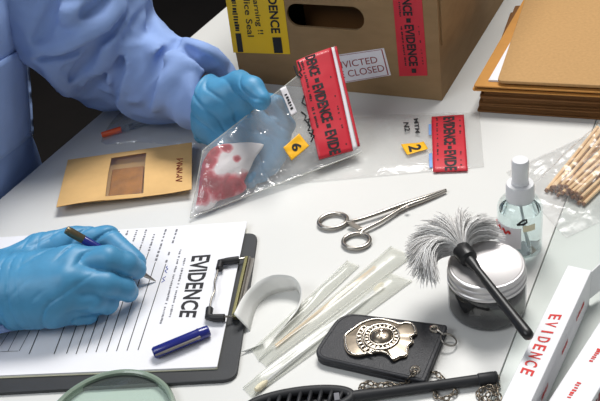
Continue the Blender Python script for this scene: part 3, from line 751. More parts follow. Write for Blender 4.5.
# ================================================================== kraft envelope with window
EQ = [at(56.5, 208, .010), at(191.5, 189, .012), at(192, 142.5, .012), at(68, 160, .008)]
def ebot(u, v): return bil(EQ, u, v)
def epuff(u, v):
    return .0055 * (math.sin(math.pi * min(max(u, 0), 1)) ** .6) * (math.sin(math.pi * min(max(v, 0), 1)) ** .6) + .0006 + .0012 * float(vnoise(np.array([[u * 4, v * 3, 0]]), 1.0, 21)[0]) * min(1, 8 * min(u, 1 - u, v, 1 - v))
def etop(u, v, off=0): return ebot(u, v) + UP * (epuff(u, v) * .7 + off + .002 * math.sin(u * 5.5 + .4) * (1 - v))
def elow(u, v):
    p = ebot(u, v); e = math.sin(math.pi * min(max(u, 0), 1)) ** .5 * math.sin(math.pi * min(max(v, 0), 1)) ** .5
    return np.array([p[0], p[1], (p[2] + .002 * math.sin(u * 5.5 + .4) * (1 - v)) * (1 - e) + (TZ + .0012) * e - .0003])
wu0, wu1, wv0, wv1 = .365, .645, .05, .86
eu = sorted([i / 28 for i in range(29)] + [wu0, wu1]); ev = sorted([i / 16 for i in range(17)] + [wv0, wv1])
en = thing('envelope', 'tan kraft paper envelope with clear window, on the table under the arm', 'envelope', [*ebot(.5, .5)[:2], TZ])
m = MB(); m.grid(etop, eu, ev, skip=lambda u, v: wu0 < u < wu1 and wv0 < v < wv1)
m.build('front_sheet', 'kraft', en, smooth='all')
m = MB(); m.grid(elow, eu, ev); m.build('back_sheet', 'kraft', en, smooth='all')
m = MB(); a = [wu0 - .01 + (wu1 - wu0 + .02) * i / 10 for i in range(11)]; b = [wv0 - .02 + (wv1 - wv0 + .04) * i / 10 for i in range(11)]
m.grid(lambda u, v: etop(u, v, -.0006), a, b); m.build('window_film', 'pane', en, smooth='all')
m = MB()
ew = lambda px, py: None
for k, st in enumerate(([(.93, .12), (.885, .16), (.93, .22)], [(.93, .27), (.888, .27), (.905, .33), (.888, .38)], [(.93, .40), (.89, .44), (.93, .50), (.888, .52)], [(.93, .56), (.888, .56), (.91, .62), (.888, .67), (.93, .67)], [(.93, .72), (.888, .74), (.93, .80)], [(.91, .84), (.885, .9), (.935, .88)])):
    m.tube([etop(u, .10 + v * .60, .0005) for u, v in st], .0006, 6)
m.build('handwriting', 'marker', en)
p = [ebot(wu0 + .01, wv0 + .05), ebot(wu1 - .02, wv0 + .05), ebot(wu1 - .02, .66), ebot(wu0 + .01, .66)]
m = MB(); p = [np.array([q[0], q[1], TZ + .0052]) for q in p]; m.prism(p, [0, 0, .004])
tag(m.build('paper_packet', 'item', None, bevel=.0015), 'small golden brown packet behind the window of the kraft envelope', 'packet')

# ================================================================== forceps
FH = .0045
def half(ring_c, rx, ry, rot, path, rads):
    m = MB(); P = []
    for i in range(40):
        a = 2 * math.pi * i / 40; x, y = rx * math.cos(a), ry * math.sin(a)
        P.append((ring_c[0] + x * math.cos(rot) - y * math.sin(rot), ring_c[1] + x * math.sin(rot) + y * math.cos(rot)))
    m.tube([at(*p, .0034) for p in P], .0022, 10, closed=True)
    m.tube(smooth_path([at(*p, h) for p, h in path], 6), [r for r in np.interp(np.linspace(0, 1, (len(path) - 1) * 6 + 1), np.linspace(0, 1, len(rads)), rads)], 10)
    return m
fo = thing('forceps', 'steel locking forceps lying open ringed on the white table', 'forceps', at(385, 215, 0))
half((333, 221), 14.4, 7.2, -.16, [((346, 222), .0036), ((357, 220.3), .0048), ((375, 214.6), .0052), ((400, 205.5), .0055), ((425, 197.4), .0050), ((446, 189.6), .004)], [.0019, .0020, .0020, .0021, .0026, .0022, .0012]).build('arm', 'steel', fo, smooth=True)
half((356.5, 241), 13.4, 7.4, -.10, [((360.5, 234.5), .0036), ((364, 230), .0045), ((381, 221.4), .0046), ((404, 207.6), .0040), ((425, 199.6), .0035), ((446.5, 191), .003)], [.0019, .0020, .0020, .0021, .0026, .0022, .0012]).build('arm', 'steel', fo, smooth=True)
m = MB(); m.box(at(355, 226.2, .0052), nrm(at(362, 231) - at(348, 222.5)) * .0088, nrm(at(362, 225) - at(352, 229)) * .003, UP * .001); m.build('ratchet', 'steel', fo, bevel=.0005)
MB().lathe([(0, 0), (.0022, 0), (.0020, .0008), (0, .001)], at(407, 207, .0078), UP, 16).build('pivot_screw', 'steel', fo, smooth=True)

# ================================================================== white curled strip
bo = [(250, 331), (256, 309), (266, 298), (277, 293), (289, 291), (297, 290.5), (300, 297), (298, 306), (290, 318), (279, 330), (263, 343), (246, 352)]
tp_ = [(234, 314), (243, 297), (254, 284.5), (264, 278), (276, 274.5), (291, 276), (299, 283), (302, 294), (298.5, 308), (284, 326), (266, 341.5), (241, 351.5)]
hs = [.020, .021, .022, .022, .022, .021, .018, .013, .009, .006, .0045, .0035]
Pb = smooth_path([at(*p, .0003) for p in bo], 6); Pt = smooth_path([at(*p, h) for p, h in zip(tp_, hs)], 6); m = MB()
nn = len(Pb); m.add([q for a, b in zip(Pb, Pt) for q in (a, lerp(a, b, .33), lerp(a, b, .67), b)], [(4 * i + k, 4 * i + 4 + k, 4 * i + 5 + k, 4 * i + 1 + k) for i in range(nn - 1) for k in range(3)])
st = m.build('curled_strip', 'strip', None, smooth='all'); sm = st.modifiers.new('thick', 'SOLIDIFY'); sm.thickness = .0004; sm.offset = 0
tag(st, 'curled white paper strip standing on edge beside the clipboard clip', 'strip')

# ================================================================== swab pouches
def pouch(label, a0, a1, b0, b1, bulge, seed, grp='clear swab pouches'):
    """a0-a1 lower end, b0-b1 upper end; a long peel pouch"""
    Q = [at(*a0, .001), at(*b0, .001), at(*b1, .001), at(*a1, .001)]
    t = thing('swab_pouch', label, 'pouch', bil(Q, .5, .5) - UP * .0009, grp)
    def top(u, v):
        e = min(1, 14 * min(u, 1 - u)); w = math.sin(math.pi * v)
        n = float(vnoise(np.array([[u * 5, v * 5, seed]]), 1.0, seed)[0])
        return bil(Q, u, v) + UP * (max(0, w) ** .7 * e * (bulge + .0016 * n) + .0004)
    U = [i / 60 for i in range(61)]; V = [i / 14 for i in range(15)]
    m = MB(); m.grid(top, U, V); m.build('front_film', 'pouch', t, smooth='all')
    m = MB(); m.grid(lambda u, v: bil(Q, u, v) - UP * .0006, [0, 1], [0, 1]); m.build('back_film', 'pouch', t)
    m = MB()
    for v in (0.02, .98): m.tube([bil(Q, u, v) + UP * .0008 for u in U[::6]], .0006, 6)
    m.build('sealed_edge', 'pouch', t, smooth='all')
    return t
def swab(label, p0, p1, h, shaft, tip, both=True, cat='swab', r=.0013):
    a, b = at(*p0, h), at(*p1, h); d = nrm(b - a); L = float(np.linalg.norm(b - a))
    t = thing('cotton_swab' if tip else 'wooden_stick', label, cat, (a + b) / 2 - UP * r)
    MB().tube([a, b], r, 10).build('shaft', shaft, t, smooth=True)
    if tip:
        for o, ax in ((b, d), (a, -d)) if both else ((b, d),):
            MB().lathe([(0, -.006), (.0014, -.006), (.0026, -.002), (.0028, .003), (.0022, .007), (0, .0085)], o, ax, 16).build('cotton_tip', 'cotton', t, smooth=True)
    return t
pouch('narrow clear swab pouch nearest the curled white strip', (252, 350), (259, 361), (347.5, 261), (359, 266), .0038, 31)
pouch('wide clear swab pouch in the middle, with a bare brown stick inside', (259, 360), (266, 366), (391, 246.5), (413, 256), .0055, 33)
pouch('clear swab pouch nearest the badge wallet, with a cotton swab inside', (243, 388), (252, 397.5), (391, 273), (412, 281), .0065, 35)
sw = swab('bare brown wooden stick inside the middle swab pouch', (276, 346), (375, 267), .0022, 'wood', False, cat='stick', r=.0015)
swab('cotton swab with yellowish tips inside the swab pouch nearest the wallet', (262, 385), (378, 288), .0035, 'wplast', True)

# ================================================================== jar of black powder
JC = at(486.3, 263.5, .050); JC = np.array([JC[0], JC[1], TZ]); JR = .0327
jar = thing('powder_jar', 'round clear jar of black fingerprint powder with silver screw lid', 'jar', JC)
MB().lathe([(0, .0), (.0305, 0), (.0336, .004), (.0338, .033), (.0318, .0362)], JC, UP, 64).build('jar_body', 'jarwall', jar, smooth=True)
MB().lathe([(0, .0018), (.0300, .0018), (.0326, .005), (.0328, .0325), (.0312, .0340), (0, .0340)], JC, UP, 64).build('black_powder', 'powder', jar, smooth=True, label='black powder filling the jar')
k = JR / .0333
MB().lathe([(r * k, z) for r, z in ((.0335, .0345), (.0343, .0352), (.0343, .0378), (.0334, .0385), (.0331, .0398), (.0340, .0408), (.0342, .0425), (.0338, .0438), (.0331, .0446), (.0333, .0470), (.0331, .0490), (.0322, .0498), (.0312, .0500), (.0300, .0496), (.0298, .0495), (0, .0495))], JC, UP, 72).build('lid', 'alu', jar, smooth=True, angle=30)
# ================================================================== fibre brush lying across the lid
BHh = .0548
b0, b1_ = at(530.5, 338, BHh - .001), at(461, 249, BHh + .004)
ba = nrm(b1_ - b0); BL = float(np.linalg.norm(b1_ - b0))
br = thing('fingerprint_brush', 'black handled brush with fluffy grey fibres resting on the jar lid', 'brush', lerp(b0, b1_, .6) - UP * .006)
MB().lathe([(0, 0), (.0024, .0004), (.0042, .0022), (.0047, .006), (.0046, .014), (.0041, .040), (.0035, BL - .030), (.0042, BL - .026), (.0050, BL - .020), (.0050, BL - .016), (.0044, BL - .013)], b0, ba, 24).build('handle', 'bplast', br, smooth=True)
MB().lathe([(0, BL - .0165), (.0052, BL - .0165), (.0078, BL - .0145), (.0082, BL - .012), (.0080, BL - .001), (.0072, BL), (0, BL)], b0, ba, 28).build('ferrule', 'bplast', br, smooth=True)
rn = random.Random(12); m = MB()
O = b1_ - ba * .003; fr1 = nrm(np.cross(ba, UP)); fr2 = np.cross(fr1, ba)
clumps = []
for k in range(110):
    ph = math.radians(-118 + 196 * (k + rn.random()) / 110); el = rn.uniform(-.20, .85)
    L = rn.uniform(.039, .047) * (1 - .14 * max(0, (math.degrees(ph) - 20) / 58)); clumps.append((ph, el, L, rn.choice([0, 0, 1, 2, 2]), rn.uniform(-.25, .25)))
def inside_lid(p): return (p[0] - JC[0]) ** 2 + (p[1] - JC[1]) ** 2 < (.0355) ** 2
for k in range(2800):
    ph, el, L, c, cu = clumps[k % len(clumps)]
    ph += rn.gauss(0, .05); el += rn.gauss(0, .07); L *= rn.uniform(.86, 1.06)
    r0 = (fr1 * math.sin(ph) * .6 + UP * rn.uniform(-.7, .8)) * .0055
    P = []
    for s in (0, .2, .4, .6, .8, 1.0):
        a = ph * (.35 + .72 * s) if s < .9 else ph * 1.06; e = el * (1 - .5 * s * s)
        dr = math.cos(e) * (math.cos(a) * ba + math.sin(a) * fr1) + math.sin(e) * UP
        q = O + r0 + dr * (L * s) + np.cross(UP, dr) * (cu * .010 * s * s) - UP * (.006 * s ** 3)
        lo = TZ + (.0512 if inside_lid(q) else .0012)
        if q[2] < lo: q = np.array([q[0], q[1], lo + rn.random() * .001])
        P.append(q)
    m.cur = c if rn.random() < .8 else rn.choice([0, 1, 2])
    w = rn.uniform(.00025, .00048); m.tube(P, [w * .8, w, w, w, w * .9, w * .5], 3, cap=False)
m.build('bristles', ['fgrey', 'fdark', 'fpale'], br, smooth='all', label='fluffy grey fibres fanned out')

# ================================================================== spray bottle
SC = at(519.5, 246.5, 0)
sb = thing('spray_bottle', 'small clear spray bottle of liquid with white sprayer cap', 'bottle', SC)
vdir = nrm(np.array([-SC[0], -SC[1], 0])); vright = np.array([-vdir[1], vdir[0], 0]); vright = vright if vright[0] > 0 else -vright
RB = .0208
MB().lathe([(0, .0), (.0180, 0), (.0200, .0012), (RB, .0045), (RB, .0470), (.0195, .0520), (.0160, .0563), (.0115, .0585), (.0105, .062)], SC, UP, 56).build('bottle_body', 'bottle', sb, smooth=True)
MB().lathe([(0, .0018), (.0175, .0018), (.0192, .0045), (.0196, .040), (.0188, .0455), (0, .0455)], SC, UP, 48).build('liquid', 'liquid', sb, smooth=True)
MB().lathe([(0, .0562), (.0118, .0562), (.0128, .0570), (.0128, .0715), (.0120, .0738), (0, .0740)], SC, UP, 40).build('collar', 'wplast', sb, smooth=True)
MB().lathe([(0, .0741), (.0080, .0741), (.0080, .0755), (.0074, .0762), (.0074, .0880), (.0077, .0885), (.0077, .0975), (.0070, .0992), (0, .0996)], SC, UP, 36).build('spray_head', 'wplast', sb, smooth=True)
m = MB(); m.lathe([(0, 0), (.0016, 0), (.0013, .0012), (0, .0012)], SC - vdir * .0075 + UP * .094, -vdir, 14); m.build('nozzle', 'greyink', sb, smooth=True)
MB().tube([SC + UP * .056, SC + UP * .02 + vright * .004, SC + UP * .004 + vright * .007], .0013, 8).build('dip_tube', 'wplast', sb, smooth=True)
def cyl(deg, z, r=RB + .0004): a = math.radians(deg); return SC + (vdir * math.cos(a) + vright * math.sin(a)) * r + UP * z
def cyl_patch(name, d0, d1, z0, z1, mt, skew=0, label=None, r=RB + .0004):
    m = MB(); m.grid(lambda a, b: cyl(d0 + (d1 - d0) * a, z0 + (z1 - z0) * b + skew * (a - .5), r), [i / 12 for i in range(13)], [0, .5, 1])
    o = m.build(name, mt, sb, smooth='all', label=label); return o
lb = cyl_patch('front_label', -82, 4, .0135, .0375, 'white', label='white label with red script')
m = MB(); P = []
for k in range(25):
    t = k / 24; P.append(cyl(-78 + 54 * t, .0345 - .004 * t + .0022 * math.sin(t * 22) * (.6 + .4 * t), RB + .0009))
m.tube(P, [.0006 + .0005 * (i / 24) for i in range(25)], 6); m.build('red_script', 'redink', lb, smooth='all')
m = MB(); P = [cyl(d, z, RB + .0007) for d, z in ((-6, .0420), (8, .0475), (16, .0475), (17, .0445), (9, .0425), (-6, .0420))]
m.tube(P, .0009, 6); m.build('logo_mark', 'ink', sb, smooth='all', label='dark outlined logo mark')
cyl_patch('brown_patch', 8, 40, .0335, .0405, 'cotton', label='small tan patch')

# ================================================================== badge wallet
WH = .0095
W = [at(341, 311.5, WH), at(448, 324.5, WH), at(425, 381.5, WH), at(311, 356, WH)]
wx = nrm(nrm(W[1] - W[0]) + nrm(W[2] - W[3])); 
wa = thing('badge_wallet', 'black leather badge wallet with silver shield, beside the swab pouches', 'wallet', sum(W) / 4 - UP * WH)
def inset(P, d):
    c = sum(P) / len(P); return [p + nrm(c - p) * d for p in P]
rad = [.017, .004, .003, .014]
for nm, z0, t, q in (('back_leaf', -.0094, .0043, 0.0004), ('front_leaf', -.0046, .0046, 0)):
    pts = round_poly(inset(W, q), rad, 8); MB().prism([p + UP * z0 for p in pts], [0, 0, t]).build(nm, 'leather', wa, smooth=True, bevel=.0015, seg=3)
m = MB(); pts = round_poly(inset(W, .0042), [.015, .003, .002, .012], 8); m.tube([p + UP * .0001 for p in pts], .00035, 6, closed=True); m.build('stitched_edge', 'leather', wa, smooth='all')
# the shield
BO = [(343.6, 334.5), (347, 331.5), (353, 327), (359, 322.8), (366, 319.7), (375, 317.6), (385, 318.4), (394, 320.6), (401.7, 323), (405, 321.6), (412.5, 322.4), (415.8, 326.5), (416.8, 332.5), (411.8, 335.5), (413.4, 341), (408.5, 345.5), (406.8, 354.5), (400, 356.5), (393.4, 359.6), (389, 355), (381.7, 351.4), (370, 352.4), (358, 355), (349, 352.6), (344.8, 346.5), (344, 339.5)]
BZ = WH + .0002
bo_ = smooth_path([at(*p, BZ + .0035) for p in BO], 3, True); bc = at(381.5, 337, BZ + .0035)
bd = tag(MB().prism([p - UP * .0035 for p in bo_], [0, 0, .0022]).build('silver_badge', 'nickel', wa, bevel=.0006), 'silver police shield badge')
m = MB(); ring = bo_; n = len(ring); vs = []
for t, z in ((1, -.0014), (.93, -.0012), (.7, -.0004), (.45, 0), (.2, .0002)):
    vs += [lerp(bc, p, t) * np.array([1, 1, 0]) + UP * (bc[2] + z) for p in ring]
fs = [(a * n + k, a * n + (k + 1) % n, (a + 1) * n + (k + 1) % n, (a + 1) * n + k) for a in range(4) for k in range(n)] + [tuple(4 * n + k for k in range(n))]
m.add(vs, fs); m.build('domed_plate', 'nickel', bd, smooth=True, angle=60)
m = MB(); m.tube([lerp(bc, p, .955) * np.array([1, 1, 0]) + UP * (bc[2] - .0006) for p in ring], .0009, 8, closed=True); m.build('raised_rim', 'bright', bd, smooth='all')
def circ(r, z, a0=0, a1=360, n=48): return [bc + np.array([r * math.cos(math.radians(a0 + (a1 - a0) * i / n)), r * math.sin(math.radians(a0 + (a1 - a0) * i / n)), z]) for i in range(n + (0 if abs(a1 - a0) == 360 else 1))]
m = MB(); m.tube(circ(.0104, .0010), .0008, 8, closed=True); m.tube(circ(.0150, .0008), .0009, 8, closed=True)
m.build('seal_rings', 'bright', bd, smooth='all')
m = MB(); m.lathe([(.0096, 0), (.0088, .0012), (.005, .0026), (0, .0032)], bc + UP * .0009, UP, 32); m.build('centre_dome', 'nickel', bd, smooth='all')
m = MB()
for a, r in ((20, .0040), (80, .0042), (140, .0040), (205, .0036), (260, .0042), (320, .0040), (50, .0015), (230, .0018)):
    c = bc + np.array([r * math.cos(math.radians(a)), r * math.sin(math.radians(a)), .0030]); m.lathe([(.0016, 0), (.0013, .0008), (0, .0012)], c, nrm([math.cos(a), math.sin(a), 2.4]), 7)
m.build('relief', 'bright', bd, smooth=True)
m = MB()
for k in range(22):                                                     # raised letters too small to read, round the seal
    a = 20 + k * 360 / 22; p = circ(.0127, .0006, a, a + 1, 1)[0]; d = nrm(p - bc - UP * .0006); s = np.cross(UP, d); m.box(p, d * .0011, s * (.0005 + .0002 * (k % 3)), UP * .0006)
for k in range(9):
    a = 128 + k * 13; p = circ(.0192, .0008, a, a + 1, 1)[0]; d = nrm(p - bc - UP * .0008); s = np.cross(UP, d); m.box(p, d * .0013, s * (.0007 + .0002 * (k % 2)), UP * .0006)
m.build('raised_letters', 'bright', bd)
m = MB(); m.tube(circ(.0172, .0006, 118, 246, 24), .0006, 8); m.tube(circ(.0212, .0002, 124, 240, 24), .0006, 8); m.build('banner', 'bright', bd, smooth='all')
# eyelets, split ring
EY = [(434.5, 329), (415, 370)]
for e in EY:
    m = MB(); c = at(*e, WH + .0004); m.tube([c + np.array([.0033 * math.cos(a), .0033 * math.sin(a), 0]) for a in np.linspace(0, 2 * math.pi, 24, endpoint=False)], .0013, 8, closed=True)
    ey = m.build('eyelet', 'bright', wa, smooth=True)
    m = MB(); m.lathe([(0, -.0008), (.0019, -.0008), (.0019, -.0002), (0, -.0002)], c, UP, 16); m.build('eyelet_hole', 'rubber', ey)
rc = at(448.5, 340, .0062); m = MB(); t1_ = nrm(at(434.5, 329, WH) * np.array([1, 1, 0]) - rc * np.array([1, 1, 0])); t2_ = nrm(np.cross(UP, t1_) + UP * .25)
for k in range(2): m.tube([rc + UP * .0008 * k + .0068 * (math.cos(a) * nrm(t1_ + UP * .35) + math.sin(a) * t2_) for a in np.linspace(0, 2 * math.pi, 28, endpoint=False)], .0006, 8, closed=True)
m.build('split_ring', 'steel', wa, smooth=True)
m = MB(); p0, p1 = at(437, 331, WH + .001), at(444, 335, .0095); m.tube(smooth_path([p0 - UP * .001, p0 + UP * .001, p1], 5), .0009, 8); m.build('ring_link', 'steel', wa, smooth='all')

# ================================================================== neck chain of the wallet
lm = MB()
P = []
for i in range(20):
    a = 2 * math.pi * i / 20; P.append(np.array([.0027 * math.cos(a) , .0017 * math.sin(a), .0004 * math.sin(2 * a)]))
lm.tube(P, .0007, 6, closed=True)
chain_px = [(415.5, 371.5, .0125), (411, 377.5, .008), (406, 383.5, .002), (398, 386.5, .0012), (388, 384.5, .0012), (378, 386.0, .0012), (369, 383.5, .0012), (361.5, 387, .0012), (364, 391.5, .0012), (373, 390, .0012), (384, 390, .0012)]
chain_px2 = [(431, 374, .0012), (437, 374.5, .0012), (441.5, 378, .0012), (443, 382, .0012)]
chain_px3 = [(433, 391, .0012), (436, 396, .0012), (441, 400, .0012), (452, 396.5, .0012), (455.5, 391, .0012)]
chain_px4 = [(496.5, 376.5, .0012), (497.2, 384, .0012), (497, 393, .0016), (492.5, 388, .0018), (484, 388.5, .0012), (479, 394, .0012), (481, 401, .0012), (489, 405, .0012), (497, 402, .0012), (498.5, 396, .003), (491, 393, .003), (486, 399, .003), (492, 404, .003)]
ch = thing('neck_chain', 'silver neck chain winding from the badge wallet under the black rod', 'chain', at(440, 392, 0))
first = None
for cp in (chain_px, chain_px2, chain_px3, chain_px4):
    P = smooth_path([at(x, y, h) for x, y, h in cp], 10); seg = [0]
    for a, b in zip(P, P[1:]): seg.append(seg[-1] + float(np.linalg.norm(b - a)))
    n = max(2, int(seg[-1] / .0041)); 
    for k in range(n):
        s = (k + .5) / n * seg[-1]; i = min(len(P) - 2, max(0, int(np.searchsorted(seg, s)) - 1)); t = (s - seg[i]) / max(1e-9, seg[i + 1] - seg[i])
        c = lerp(P[i], P[i + 1], t); d = Vector(nrm(P[i + 1] - P[i]))
        if first is None:
            first = lm.build('chain_link', 'nickel', None, smooth='all'); lo = first; lo.parent = ch
        else:
            lo = first.copy(); COL.objects.link(lo); lo.parent = ch
        q = d.to_track_quat('X', 'Z'); q = q @ Matrix.Rotation(math.radians(35 if k % 2 else -35), 3, 'X').to_quaternion()
        lo.rotation_mode = 'QUATERNION'; lo.rotation_quaternion = q; lo.location = Vector(c - ROOT[ch.name]) + Vector((0, 0, .0006))

# ================================================================== black slotted tool with a rod handle
r0, r1 = at(497.5, 377, .0054), at(348, 397.5, .0054); ra = nrm(r1 - r0); RL = float(np.linalg.norm(r1 - r0)); rs_ = np.cross(UP, ra)
tl = thing('slotted_tool', 'black plastic rod with slotted oval head at the front edge of the photo', 'tool', (r0 + r1) / 2 - UP * .0054)
MB().lathe([(0, 0), (.0044, 0), (.0050, .0008), (.0050, .0016), (.0046, .0020), (.0050, .0026), (.0050, .0150), (.0043, .0158), (.0041, .05), (.0043, RL - .03), (.0050, RL - .01), (.0050, RL)], r0, ra, 24).build('rod_handle', 'matteblack', tl, smooth=True)
hc = r1 + ra * .040 + UP * .0013
hx, hy = .043, .0125
hc2 = hc
el_ = lambda t, a, z=0.0: hc2 + ra * (hx * t * math.cos(a)) + rs_ * (hy * t * math.sin(a)) + UP * z
m = MB(); m.tube([el_(1, a) for a in np.linspace(0, 2 * math.pi, 48, endpoint=False)], .0040, 10, closed=True); m.build('head_rim', 'matteblack', tl, smooth='all')
for k in range(9):
    x = -.80 + 1.6 * k / 8; yy = hy * math.sqrt(1 - x * x); sk = .006
    a = hc2 + ra * (hx * x + sk * .5) + rs_ * yy + UP * .001; b = hc2 + ra * (hx * x - sk * .5) - rs_ * yy + UP * .001
    MB().tube([a, (a + b) / 2 + UP * .001, b], .0017, 8).build('cross_bar', 'matteblack', tl, smooth='all')
m = MB(); m.prism([el_(.97, a, -.0062) for a in np.linspace(0, 2 * math.pi, 40, endpoint=False)], [0, 0, .002]); m.build('base_plate', 'bplast', tl)
m = MB(); p = at(337, 398, .0085); m.box(p, ra * .0022, rs_ * .004, UP * .0022); m.build('joint_tab', 'greyink', tl, bevel=.0006)

# ================================================================== white boxes with red lettering
def tape_box(label, A, D, Wd, H, L, texts, side_marks, flap):
    """A = far left corner of the top, D a near point on the same edge"""
    a, d = at(*A, H), at(*D, H); ax = nrm(d - a); sx = np.array([-ax[1], ax[0], 0]); sx = sx if sx[0] > 0 else -sx
    t = thing('evidence_tape_box', label, 'box', a + ax * L / 2 + sx * Wd / 2 - UP * H)
    m = MB(); m.prism([a, a + sx * Wd, a + sx * Wd + ax * L, a + ax * L], [0, 0, -H]); m.build('carton', 'boxgrey', t, bevel=.0006)
    if flap:
        m = MB(); o = a + sx * (Wd - .0006); m.prism([o - UP * H * .85, o - UP * H * .05, o - UP * .001 - ax * .012 + sx * .004, o - UP * H * .8 - ax * .012 + sx * .006], sx * .0006)
        m.prism([a - UP * .001, a + sx * Wd * .9 - UP * .001, a + sx * Wd * .85 - ax * .006 - UP * .010, a - ax * .006 + sx * .001 - UP * .010], [0, 0, .0006]); m.build('end_flap', 'boxgrey', t)
    m = MB()
    for kind, q in texts:
        Q = [at(*p, H + .0003) for p in q]; f = lambda u, v: bil(Q, u, v)
        if kind.startswith('~'): fine_print(m, f, 7, len(kind), 1, 0, 1)
        else:
            for i, c in enumerate(kind): put_text(m, c, lambda u, v, i=i, c=c: f((i + (u * .66 if c != 'I' else .22 + u * .22)) / (len(kind) - .34), v), .02)
        m.build('red_lettering', 'redink', t); m = MB()
    m = MB(); o = a + sx * (Wd + .0003)
    for x, l, z0, z1 in side_marks:
        f = lambda u, v: o + ax * (x + l * u) - UP * (H * (z1 + (z0 - z1) * v)); fine_print(m, f, 9, int(x * 999), 1, .0, 1)
    m.build('side_print', 'redink' if flap else 'darkred', t)
    return t
tape_box('long white carton lettered EVIDENCE in red, right of the jar', (568, 265), (501, 401), .0200, .038, .19,
         [('EVIDENCE', [(550, 314), (519.8, 372.5), (532, 376.5), (562, 314.8)])],
         [(.020, .022, .45, .6), (.066, .016, .5, .66), (.118, .016, .5, .66)], True)
tape_box('second white carton with small red print, at the right edge of the photo', (612, 303), (548.5, 401), .0270, .022, .150,
         [('~~', [(597.5, 348), (588, 361.5), (592.5, 362.5), (602, 349.5)]), ('~~~', [(577, 381.5), (565, 398.5), (570, 399.5), (582, 383)])],
         [(.02, .06, .2, .8), (.09, .06, .2, .8)], False)

# ================================================================== magnifying glass
MR = .054; mt_ = at(91, 372.5, .008); MC = np.array([mt_[0], mt_[1], TZ + .005]) - nrm([mt_[0], mt_[1], 0]) * (MR + .002); MC = MC + np.array([.001, -.004, -.0015])
mg = thing('magnifying_glass', 'round magnifying glass with green grey rim lying below the clipboard', 'magnifying glass', MC - UP * .0035)
MB().lathe([(MR - .0025, -.0034), (MR + .0018, -.0034), (MR + .0024, -.002), (MR + .0024, .002), (MR + .0012, .0042), (MR - .0008, .0046), (MR - .0025, .0036), (MR - .0025, -.0034)], MC, UP, 96).build('rim', 'greenrim', mg, smooth=True)
MB().lathe([(MR - .0026, .0005), (MR * .75, .0016), (MR * .5, .0024), (MR * .25, .0029), (.0001, .0031)], MC, UP, 64).build('lens', 'lens', mg, smooth=True)
hd = nrm([-.62, -.78, 0]); MB().lathe([(0, MR + .001), (.004, MR + .001), (.004, MR + .012), (.0062, MR + .015), (.0066, MR + .07), (.005, MR + .085), (0, MR + .086)], MC + UP * .002, hd, 20).build('handle', 'bplast', mg, smooth=True)

# ================================================================== bag of wooden sticks
sd0 = at(546, 190, .004); sdir = nrm(at(602, 136, .004) - sd0); slat = np.array([sdir[1], -sdir[0], 0]); slat = slat if slat[1] < 0 else -slat
wlat = float(abs((at(578, 209, .004) - sd0) @ slat))
rn = random.Random(5); k = 0; first = None
NL = 10; SL = .135
rows = ['farthest from the bottle', 'near the bottle']
for layer in range(3):
    for i in range(NL - 2 * layer):
        f = (i + 1.0 * layer) / (NL - 1); a = sd0 + slat * (wlat * f) + sdir * (rn.uniform(-.004, .004) + .004 * math.sin(f * 3)); a[2] = TZ + .0032 + layer * .0040
        L = SL; an = rn.uniform(-.05, .05) + (.5 - f) * .14
        if first is None:
            t = thing('wooden_stick', 'thin pale wooden stick in the crinkled clear bag at the right edge', 'stick', (0, 0, 0), 'wooden sticks in the clear bag')
            MB().tube([np.zeros(3), np.array([L, 0, 0])], .0019, 8).build('shaft', 'wood', t, smooth=True)
            MB().tube([np.array([-.0012, 0, 0]), np.array([.0010, 0, 0])], .00195, 8).build('dark_tip', 'woodend', t, smooth=True)
            first = t
        else: t = dup(first)
        t.location = a; t.rotation_euler = (0, -.004, math.atan2(sdir[1], sdir[0]) + an)
QS = [at(506, 172, .001), at(566, 238, .001), at(700, 175, .001), at(617, 121, .001)]
def sbag(u, v, off=0):
    p = bil(QS, u, v); r = p - sd0; x, y = r @ sdir, r @ slat
    def st(x, a, b): t = min(1, max(0, (x - a) / (b - a))); return t * t * (3 - 2 * t)
    h = .0190 * st(x, -.016, .004) * st(y, -.018, -.001) * (1 - st(y, wlat + .001, wlat + .018)) * (1 - st(x, SL + .0, SL + .02))
    e = min(1, 9 * min(u, 1 - u, v, 1 - v))
    n = abs(float(vnoise(np.array([[u * 7, v * 9, 0]]), 1.0, 41)[0])) * .0055 + abs(float(vnoise(np.array([[u * 18 + v * 6, v * 16 - u * 5, 0]]), 1.0, 42)[0])) * .0028
    return p + UP * (h + e * n + .0004 + off)
stb = thing('stick_bag', 'crinkled clear plastic bag holding the wooden sticks at the right edge', 'plastic bag', [*bil(QS, .5, .5)[:2], TZ])
m = MB(); g1 = [i / 64 for i in range(65)]; m.grid(sbag, g1, g1); m.build('top_film', 'stickbag', stb, smooth='all')
m = MB(); m.grid(lambda u, v: bil(QS, u, v) - UP * .0006, [0, 1], [0, 1]); m.build('bottom_film', 'stickbag', stb)

# ================================================================== the pen
p0, p1 = at(156, 281.3, .0074), at(66, 229.5, .078); pa = nrm(p1 - p0); PL = float(np.linalg.norm(p1 - p0))
pen = thing('ballpoint_pen', 'navy blue pen with steel tip held in the gloved writing hand', 'pen', p0)
MB().lathe([(0, 0), (.0004, .0002), (.0012, .004), (.0022, .0115), (.0031, .022), (.0033, .0235)], p0, pa, 20).build('steel_tip', 'steel', pen, smooth=True)
MB().lathe([(.0033, .0236), (.0038, .025), (.0042, .05), (.0042, PL - .019), (.0039, PL - .0185)], p0, pa, 24).build('barrel', 'bluepen', pen, smooth=True)
MB().lathe([(.0041, PL - .0185), (.0043, PL - .018), (.0043, PL - .004), (.0040, PL - .0038), (.0040, PL - .001), (.0034, PL), (0, PL)], p0, pa, 24).build('end_cap', 'bronze', pen, smooth=True)

